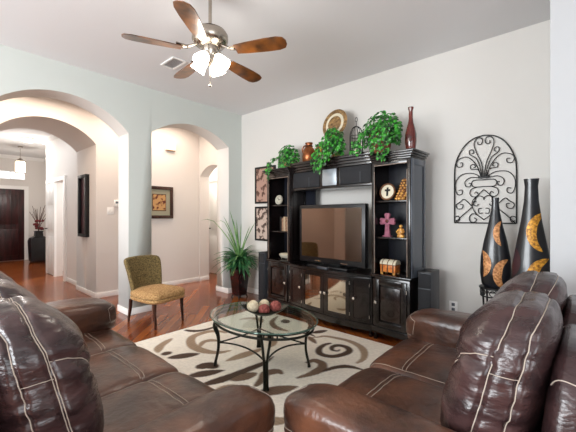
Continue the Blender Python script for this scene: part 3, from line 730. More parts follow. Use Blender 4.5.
b = MB(); pf.seam(b, [(1, -1, -1), (1, -1, 1), (1, 1, 1), (1, 1, -1)], .003, .001, 16); b.make('piping', M['fabric'], bk)
for x, y, dx in ((.255, -.20, .02), (.255, .20, .02), (-.20, -.18, -.045), (-.20, .18, -.045)):
    b = MB(); b.tube([(x, y, .29), (x+dx*.2, y, .18), (x+dx*.9, y, .05), (x+dx, y, 0)], [.022, .019, .014, .012], 4, flat=1); b.make('leg', M['dark_wood'], ch, 30)

# ---------------------------------------------------------------- potted plant on the floor
pp = thing('potted_plant', 'leafy plant with tall grass blades in a tapered dark red pot, left of the unit', 'plant', (-4.09, 3.42, 0))
b = MB(); a4 = PI/4
b.lathe([(.115, .045), (.16, .43), (.168, .44), (.168, .46), (.15, .46), (.14, .42)], 4, a0=a4); b.make('pot', M['pot'], pp, 20)
b = MB()
for i in range(4):
    a = a4+i*PI/2; b.tube([(.125*math.cos(a), .125*math.sin(a), 0), (.105*math.cos(a), .105*math.sin(a), .05)], .010, 6)
b.tube([(.11*math.cos(a4+i*PI/2), .11*math.sin(a4+i*PI/2), .038) for i in range(4)], .009, 6, closed=True)
b.make('pot_stand', M['iron'], pp)
def strip(mb, pts, widths, up=Vector((0, 0, 1)), fold=.2):
    n = len(pts); v = []
    for i in range(n):
        p = Vector(pts[i]); d = (Vector(pts[min(n-1, i+1)])-Vector(pts[max(0, i-1)]))
        d.normalize(); s = d.cross(up)
        if s.length < 1e-3: s = Vector((1, 0, 0))
        s.normalize(); nn_ = s.cross(d); wd = widths[i]
        v += [p-s*wd+nn_*wd*fold, p, p+s*wd+nn_*wd*fold]
    f = []
    for i in range(n-1): f += [(3*i, 3*i+1, 3*i+4, 3*i+3), (3*i+1, 3*i+2, 3*i+5, 3*i+4)]
    mb.add(v, f)
rg = random.Random(5)
for nm_, mt_, cnt, w0, w1 in (('leaves', 'green_dark', 130, .016, .032), ('pale_leaves', 'blade_green', 40, .012, .022)):
    b = MB()
    for k in range(cnt):
        a = rg.uniform(0, 2*PI); ln = rg.uniform(.22, .44); h0 = rg.uniform(.02, .20); el = rg.uniform(-.1, 1.25); pts = []
        for j in range(8):
            q = j/7; rr = .04+ln*q*math.cos(el*.8); z = .47+h0+ln*q*math.sin(el)-.5*q*q*ln
            pts.append((max(-.28, rr*math.cos(a)), min(.27, rr*math.sin(a)), z))
        wd = rg.uniform(w0, w1); strip(b, pts, [wd*.4, wd*.8, wd, wd, wd*.85, wd*.6, wd*.35, .001], Vector((math.cos(a+.3)*.3, math.sin(a)*.3, 1)), .35)
    b.make(nm_, M[mt_], pp, 0)
b = MB()
for (tx, ty, tz, k0) in ((-.13, -.22, 1.30, .2), (-.05, -.16, 1.40, .1), (-.02, -.12, 1.26, .1), (-.02, -.05, 1.24, 0), (.03, -.1, 1.14, 0), (-.06, -.25, 1.2, .3), (.14, .10, 1.14, .1), (.19, .17, 1.2, .1), (-.22, -.34, 1.22, .3), (.02, .02, 1.18, 0), (-.2, -.1, 1.05, .1)):
    pts = [(tx*q**1.8, ty*q**1.8, .45+(tz-.45)*q) for q in [j/11 for j in range(12)]]
    if k0 == .3: pts += [(tx*1.25, ty*1.25, tz+.03), (tx*1.5, ty*1.5, tz+.01)]
    b.tube(pts, [.011*(1-abs(2*j/11-.7)*.45)*(1 if j < len(pts)-1 else .1) for j in range(len(pts))], 6)
b.make('grass_blades', M['blade_green'], pp, 60)

# ---------------------------------------------------------------- ceiling fan
FX, FY, FZ = -2.105, 1.472, 2.545
fan = thing('ceiling_fan', 'five-blade walnut ceiling fan with lit frosted glass shades', 'ceiling fan', (FX, FY, FZ))
def lp(p0, T=None): return p0
b = MB(); b.lathe([(.075, CZ-FZ-.055), (.07, CZ-FZ-.02), (.06, CZ-FZ-.001)], 24); b.make('canopy', M['nickel'], fan)
b = MB(); b.tube([(0, 0, .17), (0, 0, CZ-FZ-.05)], .013, 12); b.make('downrod', M['nickel'], fan)
b = MB(); b.lathe([(.03, .19), (.07, .18), (.12, .155), (.135, .13), (.135, .09), (.115, .06), (.06, .04), (.06, .0), (.045, -.03), (.07, -.045), (.07, -.075), (.03, -.09)], 36); b.make('motor_housing', M['nickel'], fan)
for k in range(5):
    a = R(26.5+73*k if k < 4 else 309); T = Matrix.Rotation(a, 4, 'Z')
    br = MB(); br.tube([(.10, 0, .045), (.15, 0, .02), (.20, 0, .004)], .012, 8, T=T, flat=.6)
    br.add([(.16, -.02, .006), (.16, .02, .006), (.25, .045, .004), (.25, -.045, .004), (.16, -.02, .014), (.16, .02, .014), (.25, .045, .011), (.25, -.045, .011)], [(0, 1, 2, 3), (7, 6, 5, 4), (0, 4, 5, 1), (1, 5, 6, 2), (2, 6, 7, 3), (3, 7, 4, 0)], T)
    blade_T = T @ Matrix.Rotation(R(-11), 4, 'X')
    bl = MB(); outl = [(.21, -.045), (.30, -.056), (.45, -.066), (.54, -.066), (.585, -.052), (.603, -.02), (.603, .02), (.585, .052), (.54, .066), (.45, .066), (.30, .056), (.21, .045)]
    n = len(outl); bl.add([(x, y, z) for z in (.0, -.007) for x, y in outl], [tuple(range(n)), tuple(range(n, 2*n))[::-1]]+[(i, n+i, n+(i+1) % n, (i+1) % n) for i in range(n)], blade_T)
    bo = bl.make('blade', M['blade'], fan, 30); br.make('bracket', M['nickel'], bo)
for k in range(4):
    a = R(20+90*k); T = Matrix.Rotation(a, 4, 'Z') @ Matrix.Translation((.055, 0, -.035)) @ Matrix.Rotation(R(-38), 4, 'Y')
    b = MB(); b.lathe([(.018, .0), (.03, -.012), (.042, -.04), (.052, -.08), (.058, -.105), (.054, -.105), (.048, -.08), (.038, -.04), (.014, -.008)], 20, T); sh = b.make('lamp_shade', M['shade'], fan, 60)
    b = MB(); b.tube([(0, 0, .03), (0, 0, -.005)], .02, 12, T=T); b.make('lamp_socket', M['nickel'], sh)
b = MB(); b.tube([(0, 0, -.085), (.0, .0, -.24)], .0022, 6); b.ball((0, 0, -.25), .011, 8); b.make('pull_chain', M['nickel'], fan)
for k in range(4):
    a = R(20+90*k); point('fan_bulb', (FX+.16*math.cos(a), FY+.16*math.sin(a), FZ-.22), 2.4, (1, .93, .82), .05)

# ceiling vent
v_ = thing('ceiling_vent', 'white rectangular louvred air vent on the ceiling behind the fan', 'vent', (-3.47, 1.93, CZ-.012)); v_.scale = (.84, .84, 1)
b = MB()
for q in ((-.17, .17, -.10, -.075), (-.17, .17, .075, .10), (-.17, -.145, -.075, .075), (.145, .17, -.075, .075)): b.box(*q, 0, .011)
b.make('frame', M['plate_white'], v_)
b = MB()
for i in range(7): y = -.066+i*.022; b.add([(-.145, y-.009, .002), (.145, y-.009, .002), (.145, y+.006, .011), (-.145, y+.006, .011)], [(0, 1, 2, 3)])
b.make('louvre', M['louvre_grey'], v_, 0)

# hall fixtures
def flush(label, x, y):
    t = thing('flush_ceiling_light', label, 'ceiling light', (x, y, CZ-.09))
    b = MB(); b.lathe([(.15, .06), (.15, .089)], 28); b.make('rim', M['nickel'], t)
    b = MB(); b.lathe([(.002, .0), (.08, .012), (.13, .04), (.145, .06)], 28); b.make('diffuser', M['lamp_lit'], t)
flush('round lit flush ceiling light in the gallery beyond the second arch', -9.3, 1.62)
ln = thing('pendant_lantern', 'small glass pendant lantern hanging in the entry before the front door', 'pendant light', (-10.5, 1.68, 2.38))
b = MB(); b.tube([(0, 0, .36), (0, 0, CZ-2.38-.03)], .006, 6); b.lathe([(.05, CZ-2.38-.03), (.05, CZ-2.38-.001)], 16); b.make('hanging_rod', M['nickel'], ln)
b = MB(); b.lathe([(.125, .0), (.125, .012)], 6); b.lathe([(.115, .29), (.10, .30), (.02, .37)], 6)
for i in range(6): a = i*PI/3; b.tube([(.12*math.cos(a), .12*math.sin(a), 0), (.112*math.cos(a), .112*math.sin(a), .30)], .006, 6)
b.make('lantern_frame', M['nickel'], ln)
b = MB(); b.lathe([(.105, .015), (.10, .28)], 6, a0=0); b.make('lantern_glass', M['lamp_lit'], ln)

# ---------------------------------------------------------------- wall items
def picture(label, cat, plane, c, wd, ht, fw_, frame, inner, matb=None, thick=.025):
    """plane 'y': hangs on a wall whose face looks to -y; 'x': face looks to +x"""
    T = Matrix.Translation(c) if plane == 'y' else Matrix.Translation(c) @ Matrix.Rotation(PI/2, 4, 'Z')
    t = thing('framed_picture', label, cat, c, 0 if plane == 'y' else PI/2)
    b = MB()
    for q in ((-wd/2, wd/2, -ht/2, -ht/2+fw_), (-wd/2, wd/2, ht/2-fw_, ht/2), (-wd/2, -wd/2+fw_, -ht/2+fw_, ht/2-fw_), (wd/2-fw_, wd/2, -ht/2+fw_, ht/2-fw_)): b.box(q[0], q[1], -thick, -.001, q[2], q[3], .003)
    b.make('frame', frame, t)
    iw, ih = wd/2-fw_, ht/2-fw_
    if matb:
        b = MB(); b.box(-iw, iw, -.010, -.002, -ih, ih); b.make('mat_board', matb, t); iw *= .58; ih *= .60
        b = MB(); b.box(-iw-.012, iw+.012, -.013, -.009, -ih-.012, ih+.012); b.make('inner_border', frame, t)
    b = MB(); b.box(-iw, iw, -.0145, -.004, -ih, ih); b.make('print', inner, t)
    return t
picture('dark-framed brown print, the upper of two left of the unit', 'picture', 'y', (-3.81, TV_Y, 1.805), .47, .60, .03, M['iron'], M['paper_a'])
picture('dark-framed sepia floral print, the lower of two left of the unit', 'picture', 'y', (-3.81, TV_Y, 1.175), .47, .56, .03, M['iron'], M['paper_b'])
picture('wide brown-framed botanical print with sage mat seen through the right arch', 'picture', 'x', (-5.69, 2.88, 1.545), .52, .58, .055, M['dark_wood'], M['print_gold'], M['mat_board'], .035)
picture('tall narrow dark panel in a black frame on the hallway wall', 'wall panel', 'y', (-6.20, 1.85, 1.47), .40, 1.03, .05, M['iron'], M['tapestry'], None, .06)
t = thing('thermostat', 'white thermostat with a small grey display on the hallway wall', 'thermostat', (-5.69, 2.165, 1.505), PI/2)
b = MB(); b.box(-.055, .055, -.028, -.001, -.05, .05, .006); b.make('housing', M['plate_white'], t)
b = MB(); b.box(-.035, .035, -.031, -.027, 0, .035); b.make('display', M['display'], t)
t = thing('light_switch', 'white double light switch plate left of and below the thermostat', 'light switch', (-5.69, 2.06, 1.385), PI/2)
b = MB(); b.box(-.055, .055, -.007, -.001, -.06, .06, .003); b.make('plate', M['plate_white'], t)
for x in (-.025, .025):
    b = MB(); b.box(x-.014, x+.014, -.012, -.006, -.032, .032, .003); b.make('rocker', M['plate_white'], t)
t = thing('door_chime', 'white box-shaped door chime high on the hallway wall', 'door chime', (-5.69, 3.09, 2.58), PI/2)
b = MB(); b.box(-.095, .095, -.06, -.001, -.065, .065, .008); b.make('cover', M['plate_white'], t)
b = MB(); b.box(-.09, .09, -.055, -.01, -.075, -.064, .002); b.make('grille', M['basket'], t)
t = thing('wall_outlet', 'white wall outlet low on the far wall right of the speaker', 'outlet', (-.995, TV_Y, .345))
b = MB(); b.box(-.04, .04, -.006, -.001, -.06, .06, .003); b.make('plate', M['plate_white'], t)
for z in (-.026, .026):
    b = MB(); b.box(-.016, .016, -.009, -.005, z-.016, z+.016, .003); b.make('socket', M['display'], t)

# wrought-iron wall panel
ir = thing('wall_grille', 'black wrought-iron scroll panel with an arched top on the far wall', 'wall decor', (-.712, TV_Y-.02, 1.23))
def cr(pts, sub=6):
    P = [Vector(p) for p in pts]; Q = []
    for i in range(len(P)-1):
        a, b_, c, d_ = P[max(0, i-1)], P[i], P[i+1], P[min(len(P)-1, i+2)]
        for k in range(sub): t_2 = k/sub; Q.append(.5*((2*b_)+(c-a)*t_2+(2*a-5*b_+4*c-d_)*t_2*t_2+(3*b_-a-3*c+d_)*t_2**3))
    return Q+[P[-1]]
def IW(cx, cy): return ((cx-179)/242*.535, 0, (403-cy)/343*.87)
b = MB()
arch = [(58, 403), (58, 300), (58, 210), (62, 165), (78, 125), (104, 90), (138, 68), (179, 60)]
b.tube([IW(*p) for p in cr(arch)], .0062, 6); b.tube([IW(358-x, y) for x, y in cr(arch)], .0062, 6); b.tube([IW(58, 403), IW(300, 403)], .0062, 6)
b.make('outer_frame', M['iron'], ir)
scr = [[(177, 222), (170, 170), (150, 125), (140, 92), (148, 72), (165, 68), (174, 80), (168, 94), (156, 92), (156, 82)],
       [(173, 222), (163, 180), (150, 150), (135, 138), (122, 128), (122, 114), (134, 112), (139, 124), (130, 128)],
       [(170, 222), (158, 195), (143, 190), (128, 188), (126, 175), (138, 170), (146, 180), (138, 184)],
       [(168, 222), (150, 175), (115, 140), (80, 143), (66, 158), (72, 175), (90, 174), (92, 160), (80, 160)],
       [(172, 226), (135, 206), (90, 208), (66, 232), (62, 262), (72, 288), (90, 286), (90, 270), (76, 272)],
       [(170, 228), (128, 222), (104, 236), (106, 255), (122, 258), (128, 246), (118, 244)],
       [(179, 234), (140, 234), (130, 247), (140, 260), (179, 260)],
       [(150, 262), (128, 270), (124, 290), (140, 300), (156, 292), (150, 280), (142, 286)],
       [(62, 402), (90, 375), (130, 340), (150, 300), (179, 272)],
       [(130, 335), (100, 308), (84, 318), (66, 330), (72, 346), (90, 344), (94, 330), (82, 328)],
       [(179, 390), (150, 368), (133, 340), (136, 312), (158, 296), (176, 302), (179, 312)],
       [(60, 380), (74, 376), (80, 388), (72, 398), (64, 392)],
       [(152, 372), (136, 366), (122, 378), (124, 396), (140, 400), (150, 390), (140, 382)],
       [(150, 320), (140, 318), (138, 330), (150, 336), (158, 328)], [(172, 345), (158, 348), (160, 364), (174, 364)]]
for q in scr:
    for mir in (0, 1):
        s_ = MB(); s_.tube([IW(358-x if mir else x, y) for x, y in cr(q)], .0043, 6); s_.make('scroll', M['iron'], ir)
s_ = MB(); s_.box(-.05, .05, -.012, .012, .445, .465, .003); s_.make('collar', M['iron'], ir)

# ---------------------------------------------------------------- tall triangular bottle vases
def tri_vase(label, loc, h, prof, rz, patches):
    t = thing('bottle_vase', label, 'vase', loc, rz)
    b = MB(); b.lathe(prof, 28, sy=.62); b.make('body', M['vase_black'], t, 50)
    def rad(z):
        for (r0, z0), (r1, z1) in zip(prof[:-1], prof[1:]):
            if z0 <= z <= z1 and z1 > z0: return r0+(r1-r0)*(z-z0)/(z1-z0)
        return prof[-1][0]
    def surf(x, z, off):
        r = rad(z); x = max(-r*.985, min(r*.985, x)); return (x, -.62*math.sqrt(max(0, r*r-x*x))-off, z)
    for cx, cz, ro, ri, a0, a1, mt, dx in patches:     # crescents following the surface
        b = MB(); n = 22; v = []; f = []; m_ = 5
        for i in range(n+1):
            q = i/n; a = R(a0+(a1-a0)*q); wd = math.sin(PI*q)**.6
            for j in range(m_+1):
                r_ = ro-(ro-ri)*wd*j/m_; v.append(surf(cx+r_*math.cos(a)*.8, cz+r_*math.sin(a), .003))
        for i in range(n):
            for j in range(m_): f.append((i*(m_+1)+j, (i+1)*(m_+1)+j, (i+1)*(m_+1)+j+1, i*(m_+1)+j+1))
        b.add(v, f); b.make('crescent', M[mt], t, 60)
    return t
V1 = [(.085, 0), (.105, .02), (.118, .12), (.112, .26), (.088, .40), (.056, .54), (.034, .66), (.026, .74), (.030, .78), (.022, .78)]
tri_vase('black bottle vase with copper crescents standing on a small iron stand', (-.555, 3.36, .68), .78, V1, R(9),
         [(.085, .12, .13, .045, 85, 262, 'copper_leaf', 0), (-.13, .20, .125, .05, -65, 70, 'copper_leaf', 0), (.075, .47, .115, .055, 110, 250, 'copper_leaf', 0)])
V2 = [(.11, 0), (.13, .03), (.155, .30), (.152, .62), (.132, .88), (.10, 1.08), (.07, 1.26), (.05, 1.42), (.044, 1.54), (.052, 1.60), (.040, 1.60)]
tri_vase('taller black floor vase with golden crescents in the wall recess, right of the other', (-.295, 3.30, .001), 1.6, V2, R(5),
         [(.095, .80, .165, .065, 82, 265, 'gold', 0), (.09, 1.17, .155, .07, 90, 262, 'gold', 0), (-.19, .93, .15, .07, -55, 55, 'plum', 0)])
st = thing('plant_stand', 'small black iron stand with scrolled apron holding the shorter bottle vase', 'stand', (-.555, 3.36, 0))
b = MB(); b.lathe([(.125, .665), (.125, .679)], 24); b.make('top', M['iron'], st)
for i in range(4):
    a = PI/4+i*PI/2; b = MB(); b.tube([(.115*math.cos(a), .115*math.sin(a), .668), (.10*math.cos(a), .10*math.sin(a), .4), (.125*math.cos(a), .125*math.sin(a), .0)], .008, 8); b.make('leg', M['iron'], st)
b = MB(); b.tube([(.112*math.cos(2*PI*j/24), .112*math.sin(2*PI*j/24), .60) for j in range(24)], .006, 6, closed=True)
for i in range(8):
    a = i*PI/4; c = Vector((.112*math.cos(a), .112*math.sin(a), .632)); s2 = Vector((-math.sin(a), math.cos(a), 0))
    b.tube([c+s2*.024*math.cos(2*PI*j/14)+Vector((0, 0, .024*math.sin(2*PI*j/14))) for j in range(14)], .004, 5, closed=True)
b.make('apron', M['iron'], st)

# ---------------------------------------------------------------- things on top of the unit
TOP = 1.9505; MID = 1.9955
def ivy(label, c, basket_prof, bmat, spread, height, trails, n, seed, nsx=1.0, cy=0):
    t = thing('ivy_plant', label, 'plant', c, UA); r = random.Random(seed)
    b = MB(); b.lathe(basket_prof, 20); b.make('basket', bmat, t)
    z0 = basket_prof[-1][1]; b = MB(); st_ = MB()
    leaf = [(0, 0), (.30, -.28), (.52, -.10), (.40, .20), (.62, .48), (.28, .55), (0, 1.0), (-.28, .55), (-.62, .48), (-.40, .20), (-.52, -.10), (-.30, -.28)]
    def add_leaf(p, s, nd):
        nd = Vector(nd).normalized(); dn = Vector((r.uniform(-.5, .5), r.uniform(-.5, .2), -1)); dn -= nd*dn.dot(nd)
        if dn.length < .05: dn = nd.orthogonal()
        dn.normalize(); sd = nd.cross(dn); v = [p+(sd*x*s+dn*y*s+nd*(-.35*abs(x)*s-.15*y*y*s)) for x, y in leaf]; v.append(p+dn*s*.35+nd*.05*s)
        b.add(v, [(i, (i+1) % 12, 12) for i in range(12)])
    for k in range(n):
        while True:
            a = Vector((r.uniform(-1, 1), r.uniform(-1, 1), r.uniform(-.55, 1)))
            if .25 < a.length < 1: break
        p = Vector((a.x*spread*nsx, cy+a.y*.14, z0+.02+a.z*height)); 
        if p.z < .03 and p.y > -.17: p.z = .03+r.random()*.05
        add_leaf(p, r.uniform(.028, .048), (a.x*.7+r.uniform(-.5, .5), a.y-.6, a.z*.6+.5))
    for (tx, ty, tz, m_) in trails:
        P0 = Vector((tx*.4, -.05, z0)); pts = []
        for j in range(10):
            q = j/9; x = tx*(.4+.6*min(1, q*1.6)); y = ty*min(1, q*2.2); z = z0+.05*math.sin(min(1, q*2.2)*PI)*1-(z0-tz)*max(0, q-.3)/.7
            if q < .45: z = max(z, .03)
            pts.append(Vector((x+.01*math.sin(j*2.1), y, z)))
        st_.tube(pts, .0022, 5)
        for j in range(m_):
            q = r.random(); i = int(q*9); p = pts[i].lerp(pts[min(9, i+1)], q*9-i)+Vector((r.uniform(-.03, .03), r.uniform(-.03, .005), r.uniform(-.02, .02)))
            add_leaf(p, r.uniform(.026, .042), (r.uniform(-.7, .7), -1, r.uniform(-.1, .7)))
    b.make('foliage', M['green'], t, 0)
    if trails: st_.make('vine_stem', M['stem'], t)
ivy('leafy ivy in a small tan basket at the left end of the unit top', U(-.80, .17, TOP), [(.055, 0), (.075, .02), (.085, .12), (.08, .125)], M['basket'], .19, .22,
    [(-.19, -.22, -.13, 40), (-.14, -.22, -.02, 26), (.1, -.22, .02, 14)], 420, 11)
ivy('trailing ivy hanging over the front of the unit, below the round tray', U(.05, .12, MID), [(.05, 0), (.07, .02), (.075, .14), (.07, .145)], M['basket'], .165, .22,
    [(-.14, -.19, -.15, 44), (-.07, -.20, -.18, 50), (.02, -.20, -.08, 44), (-.17, -.19, -.06, 34), (.08, -.20, -.02, 34)], 430, 12, cy=-.03)
ivy('largest ivy, in a red-brown basket beside the red bottle', U(.66, .16, TOP), [(.07, 0), (.09, .02), (.11, .20), (.14, .235), (.13, .24)], M['basket_dark'], .24, .24,
    [(.15, -.22, -.12, 50), (.02, -.22, .0, 36), (-.14, -.22, .02, 40), (.20, -.22, .0, 34), (-.22, -.20, .03, 30), (.10, -.22, -.05, 30)], 620, 13)
o = MB(); o.lathe([(.040, 0), (.046, .01), (.056, .10), (.055, .17), (.042, .23), (.026, .29), (.020, .34), (.020, .41), (.027, .43), (.028, .445), (.02, .445)], 28)
tag(o.make('bottle_vase', M['red_glaze'], smooth=50, loc=U(1.01, .12, TOP)), 'slim dark red bottle vase at the right end of the unit top', 'vase')
o = MB(); o.lathe([(.055, 0), (.078, .02), (.082, .08), (.07, .15), (.042, .19), (.036, .205), (.045, .225), (.048, .235), (.036, .235)], 28)
jug = thing('copper_jug', 'brown copper jug between the left ivy and the hanging ivy on the unit', 'jug', U(-.40, .16, MID)); jug.scale = (1.1, 1.1, 1.15); o.make('body', M['copper'], jug, 50)
b = MB(); b.tube(cr([(-.04, 0, .215), (-.085, 0, .20), (-.10, 0, .15), (-.075, 0, .10)], 5), .008, 8); b.make('handle', M['copper'], jug)
b = MB(); b.lathe([(.044, .06), (.044, .075)], 20); b.lathe([(.038, .19), (.05, .197), (.038, .204)], 20); b.make('band', M['iron'], jug)
pl = thing('small_plate', 'small round orange plate on an easel just right of the copper jug', 'plate', U(-.275, .24, MID), UA)
T = Matrix.Translation((0, 0, .165)) @ Matrix.Rotation(R(78), 4, 'X')
b = MB(); b.lathe([(.002, -.004), (.04, -.002), (.078, .010), (.082, .012), (.078, .016), (.04, .004), (.002, .004)], 28, T); b.make('plate', M['chest'], pl, 60)
b = MB()
for s_ in (-1, 1): b.tube([(s_*.05, -.05, .0), (s_*.05, -.04, .09), (s_*.04, .03, .10), (s_*.05, .06, .0)], .004, 6)
b.tube([(-.05, -.02, .085), (.05, -.02, .085)], .004, 6); b.make('easel', M['iron'], pl)
dp = thing('round_tray', 'large round woven tray with concentric rings on a stand above the hanging ivy', 'tray', U(-.05, .262, MID), UA)
T = Matrix.Translation((0, 0, .47)) @ Matrix.Rotation(R(80), 4, 'X')
b = MB(); b.lathe([(.175, .0), (.192, .008), (.175, .022), (.140, .010), (.140, .0)], 40, T); b.make('rim', M['tray_tan'], dp, 60)
b = MB(); b.lathe([(.002, -.002), (.145, -.002), (.145, .008), (.002, .008)], 40, T); b.make('middle_ring', M['cream'], dp, 30)
b = MB(); b.lathe([(.002, -.004), (.098, -.004), (.102, .012), (.09, .016), (.002, .018)], 40, T); b.make('centre', M['tray_tan'], dp, 40)
b = MB()
for s_ in (-1, 1): b.tube([(s_*.07, -.05, 0), (s_*.08, -.035, .27), (s_*.09, -.055, .31)], .006, 6); b.tube([(s_*.07, .07, 0), (s_*.05, .05, .45)], .006, 6); b.tube([(s_*.08, -.035, .25), (s_*.055, .055, .27)], .005, 6)
b.tube([(-.08, -.03, .265), (.08, -.03, .265)], .006, 6); b.make('stand', M['iron'], dp)
bc_ = thing('birdcage', 'small domed black wire birdcage between the hanging ivy and the largest ivy', 'birdcage', U(.33, .17, MID)); bc_.scale = (.95, .95, 1.35)
b = MB(); b.lathe([(.088, 0), (.088, .012)], 24); b.make('base', M['iron'], bc_)
b = MB(); nb = 14
for i in range(nb//2):
    a = i*PI/(nb//2); pts = [(.08*math.cos(a), .08*math.sin(a), .01), (.08*math.cos(a), .08*math.sin(a), .17)]
    pts += [(.08*math.cos(a)*math.cos(q), .08*math.sin(a)*math.cos(q), .17+.09*math.sin(q)) for q in [k*PI/12 for k in range(1, 12)]]+[(-.08*math.cos(a), -.08*math.sin(a), .17), (-.08*math.cos(a), -.08*math.sin(a), .01)]
    b.tube(pts, .0028, 5)
for z in (.06, .115, .17): b.tube([(.08*math.cos(2*PI*j/24), .08*math.sin(2*PI*j/24), z) for j in range(24)], .0028, 5, closed=True)
b.make('wire_dome', M['iron'], bc_)
b = MB(); b.tube([(0, 0, .258), (0, 0, .30)], .004, 6); b.tube([(.016*math.cos(2*PI*j/14), 0, .318+.018*math.sin(2*PI*j/14)) for j in range(14)], .003, 5, closed=True); b.make('ring', M['iron'], bc_)
b = MB(); b.lathe([(.025, .012), (.028, .10), (.004, .13)], 14); b.make('candle', M['cream'], bc_)

# ---------------------------------------------------------------- shelf things
def dial(label, c, r_, face, rim, cross=True, hands=False, name='round_clock', cat='clock'):
    t = thing(name, label, cat, c, UA); T = Matrix.Translation((0, 0, r_+.003)) @ Matrix.Rotation(R(82), 4, 'X')
    b = MB(); b.lathe([(r_*.80, 0), (r_*.96, .0), (r_, .01), (r_*.96, .022), (r_*.80, .018), (r_*.80, 0)], 32, T, cap=False); b.make('rim', rim, t, 50)
    b = MB(); b.lathe([(.001, .004), (r_*.82, .004), (r_*.82, .012), (.001, .013)], 32, T); b.make('dial', face, t, 30)
    if cross:
        b = MB(); 
        for q in ((-.12, .12, -.5, .5), (-.34, .34, .05, .28)): b.box(q[0]*r_, q[1]*r_, q[2]*r_, q[3]*r_, .012, .016, 0, T)
        b.make('cross_mark', M['iron'], t, 0)
    if hands:
        b = MB(); b.box(-.05*r_, .05*r_, -.1*r_, .6*r_, .013, .016, 0, T @ Matrix.Rotation(R(40), 4, 'Z')); b.box(-.05*r_, .05*r_, -.1*r_, .45*r_, .013, .016, 0, T @ Matrix.Rotation(R(-70), 4, 'Z'))
        for k in range(12): b.box(-.03*r_, .03*r_, .62*r_, .75*r_, .013, .015, 0, T @ Matrix.Rotation(k*PI/6, 4, 'Z'))
        b.make('hands', M['iron'], t, 0)
    b = MB()
    for s_ in (-1, 1): b.tube([(s_*r_*.4, -.018, .0), (s_*r_*.4, .03, .006), (s_*r_*.35, .075, 0)], .004, 6)
    b.make('stand', M['iron'], t)
dial('small round white desk clock on the top shelf of the left tower', U(-.895, .09, 1.4555), .068, M['printed_white'], M['printed_white'], False, True)
dial('round cream plaque with a dark cross on the top shelf of the right tower', U(.76, .12, 1.4605), .092, M['cream'], M['brown_dark'], name='round_plaque', cat='plaque')
o = MB(); o.lathe([(.02, 0), (.035, .02), (.042, .07), (.026, .12), (.012, .16), (.006, .19)], 18)
tag(o.make('figurine', M['copper'], loc=U(-.70, .12, 1.4555)), 'small rust-brown figurine right of the white clock in the left tower', 'figurine')
for k in range(6):
    x = -.862+k*.037; hgt = (.20, .185, .20, .185, .19, .17)[k]
    bk_ = thing('book', ['black book with a plain spine, first from the left on the middle shelf', 'tan book beside the black book, second from the left', 'cream book, third from the left on the middle shelf', 'tan patterned book, fourth from the left', 'cream book left of the maroon one, fifth from the left', 'shorter maroon book at the right end of the book row'][k], 'book', U(x, .08, 1.0905), UA, 'books on the left tower shelf')
    mt = M[('black_plastic', 'book_a', 'book_c', 'book_a', 'book_c', 'book_b')[k]]
    b = MB(); b.box(-.016, .016, 0, .006, 0, hgt, .002); b.box(-.016, -.013, .0, .13, 0, hgt); b.box(.013, .016, .0, .13, 0, hgt); b.make('cover', mt, bk_)
    b = MB(); b.box(-.0125, .0125, .007, .125, .004, hgt-.005); b.make('pages', M['cream'], bk_, 0)
bx = thing('serving_dish', 'pale oblong covered dish on feet on the bottom shelf of the left tower', 'dish', U(-.80, .14, .6905), UA)
b = MB(); b.lathe([(.05, .018), (.09, .025), (.115, .055), (.12, .07), (.10, .07)], 24, sx=1.1, sy=.7); b.make('body', M['printed_white'], bx, 50)
b = MB(); b.lathe([(.122, .070), (.10, .082), (.05, .09), (.004, .092)], 24, sx=1.1, sy=.7); b.make('lid', M['cream'], bx, 50)
for sx in (-.07, .07):
    for sy in (-.035, .035): b = MB(); b.ball((sx, sy, .011), .011, 8); b.make('foot', M['nickel'], bx)
ph = thing('photo_frame', 'small white photo frame behind the dish on the left tower bottom shelf', 'photo frame', U(-.70, .27, .6905), UA)
b = MB(); T = Matrix.Rotation(R(-10), 4, 'X'); b.box(-.055, .055, -.006, .006, 0.002, .20, .003, T); b.make('frame', M['plate_white'], ph)
b = MB(); b.box(-.038, .038, -.008, -.005, .03, .17, 0, T); b.make('photo', M['display'], ph, 0)
b = MB(); b.box(-.01, .01, .0, .07, .001, .006); b.make('strut', M['plate_white'], ph)
# amber shell cone
cn = thing('shell_cone', 'amber and gold scaly cone ornament right of the cream cross plaque', 'ornament', U(.925, .16, 1.4605), UA)
b = MB(); b.lathe([(.075, 0), (.078, .01), (.055, .11), (.02, .215), (.004, .235)], 16); b.make('core', M['brown_dark'], cn)
b = MB()
for k in range(8):
    z = .018+k*.027; r_ = .078*(1-k/9.2); m_ = max(5, int(10-k*.8))
    for j in range(m_): a = 2*PI*(j+.5*(k % 2))/m_; b.ball((r_*math.cos(a), r_*math.sin(a), z), .021*(1-k*.05), 6, (1, 1, .75))
b.make('scales', M['amber'], cn)
cx_ = thing('clay_cross', 'dusty pink cross with flared arms standing in the right tower', 'cross', U(.755, .12, 1.0805), UA)
b = MB(); poly = [(-.030, .012), (-.022, .11), (-.022, .135), (-.075, .128), (-.088, .148), (-.080, .165), (-.088, .182), (-.075, .200), (-.022, .192), (-.030, .238), (-.018, .252), (0, .246), (.018, .252), (.030, .238), (.022, .192), (.075, .200), (.088, .182), (.080, .165), (.088, .148), (.075, .128), (.022, .135), (.022, .11), (.030, .012)]
b.prism(poly, -.012, .012); b.make('cross_body', M['pink'], cx_, 20)
b = MB(); b.box(-.045, .045, -.025, .025, 0, .013, .003); b.make('base', M['pink'], cx_)
b = MB(); b.lathe([(.0, 0), (.020, .0), (.018, .006), (.001, .008)], 16, Matrix.Translation((0, -.012, .165)) @ Matrix.Rotation(PI/2, 4, 'X')); b.make('rosette', M['red_glaze'], cx_)
fg = thing('gold_figurine', 'small seated gold figurine right of the pink cross', 'figurine', U(.90, .13, 1.0805), UA)
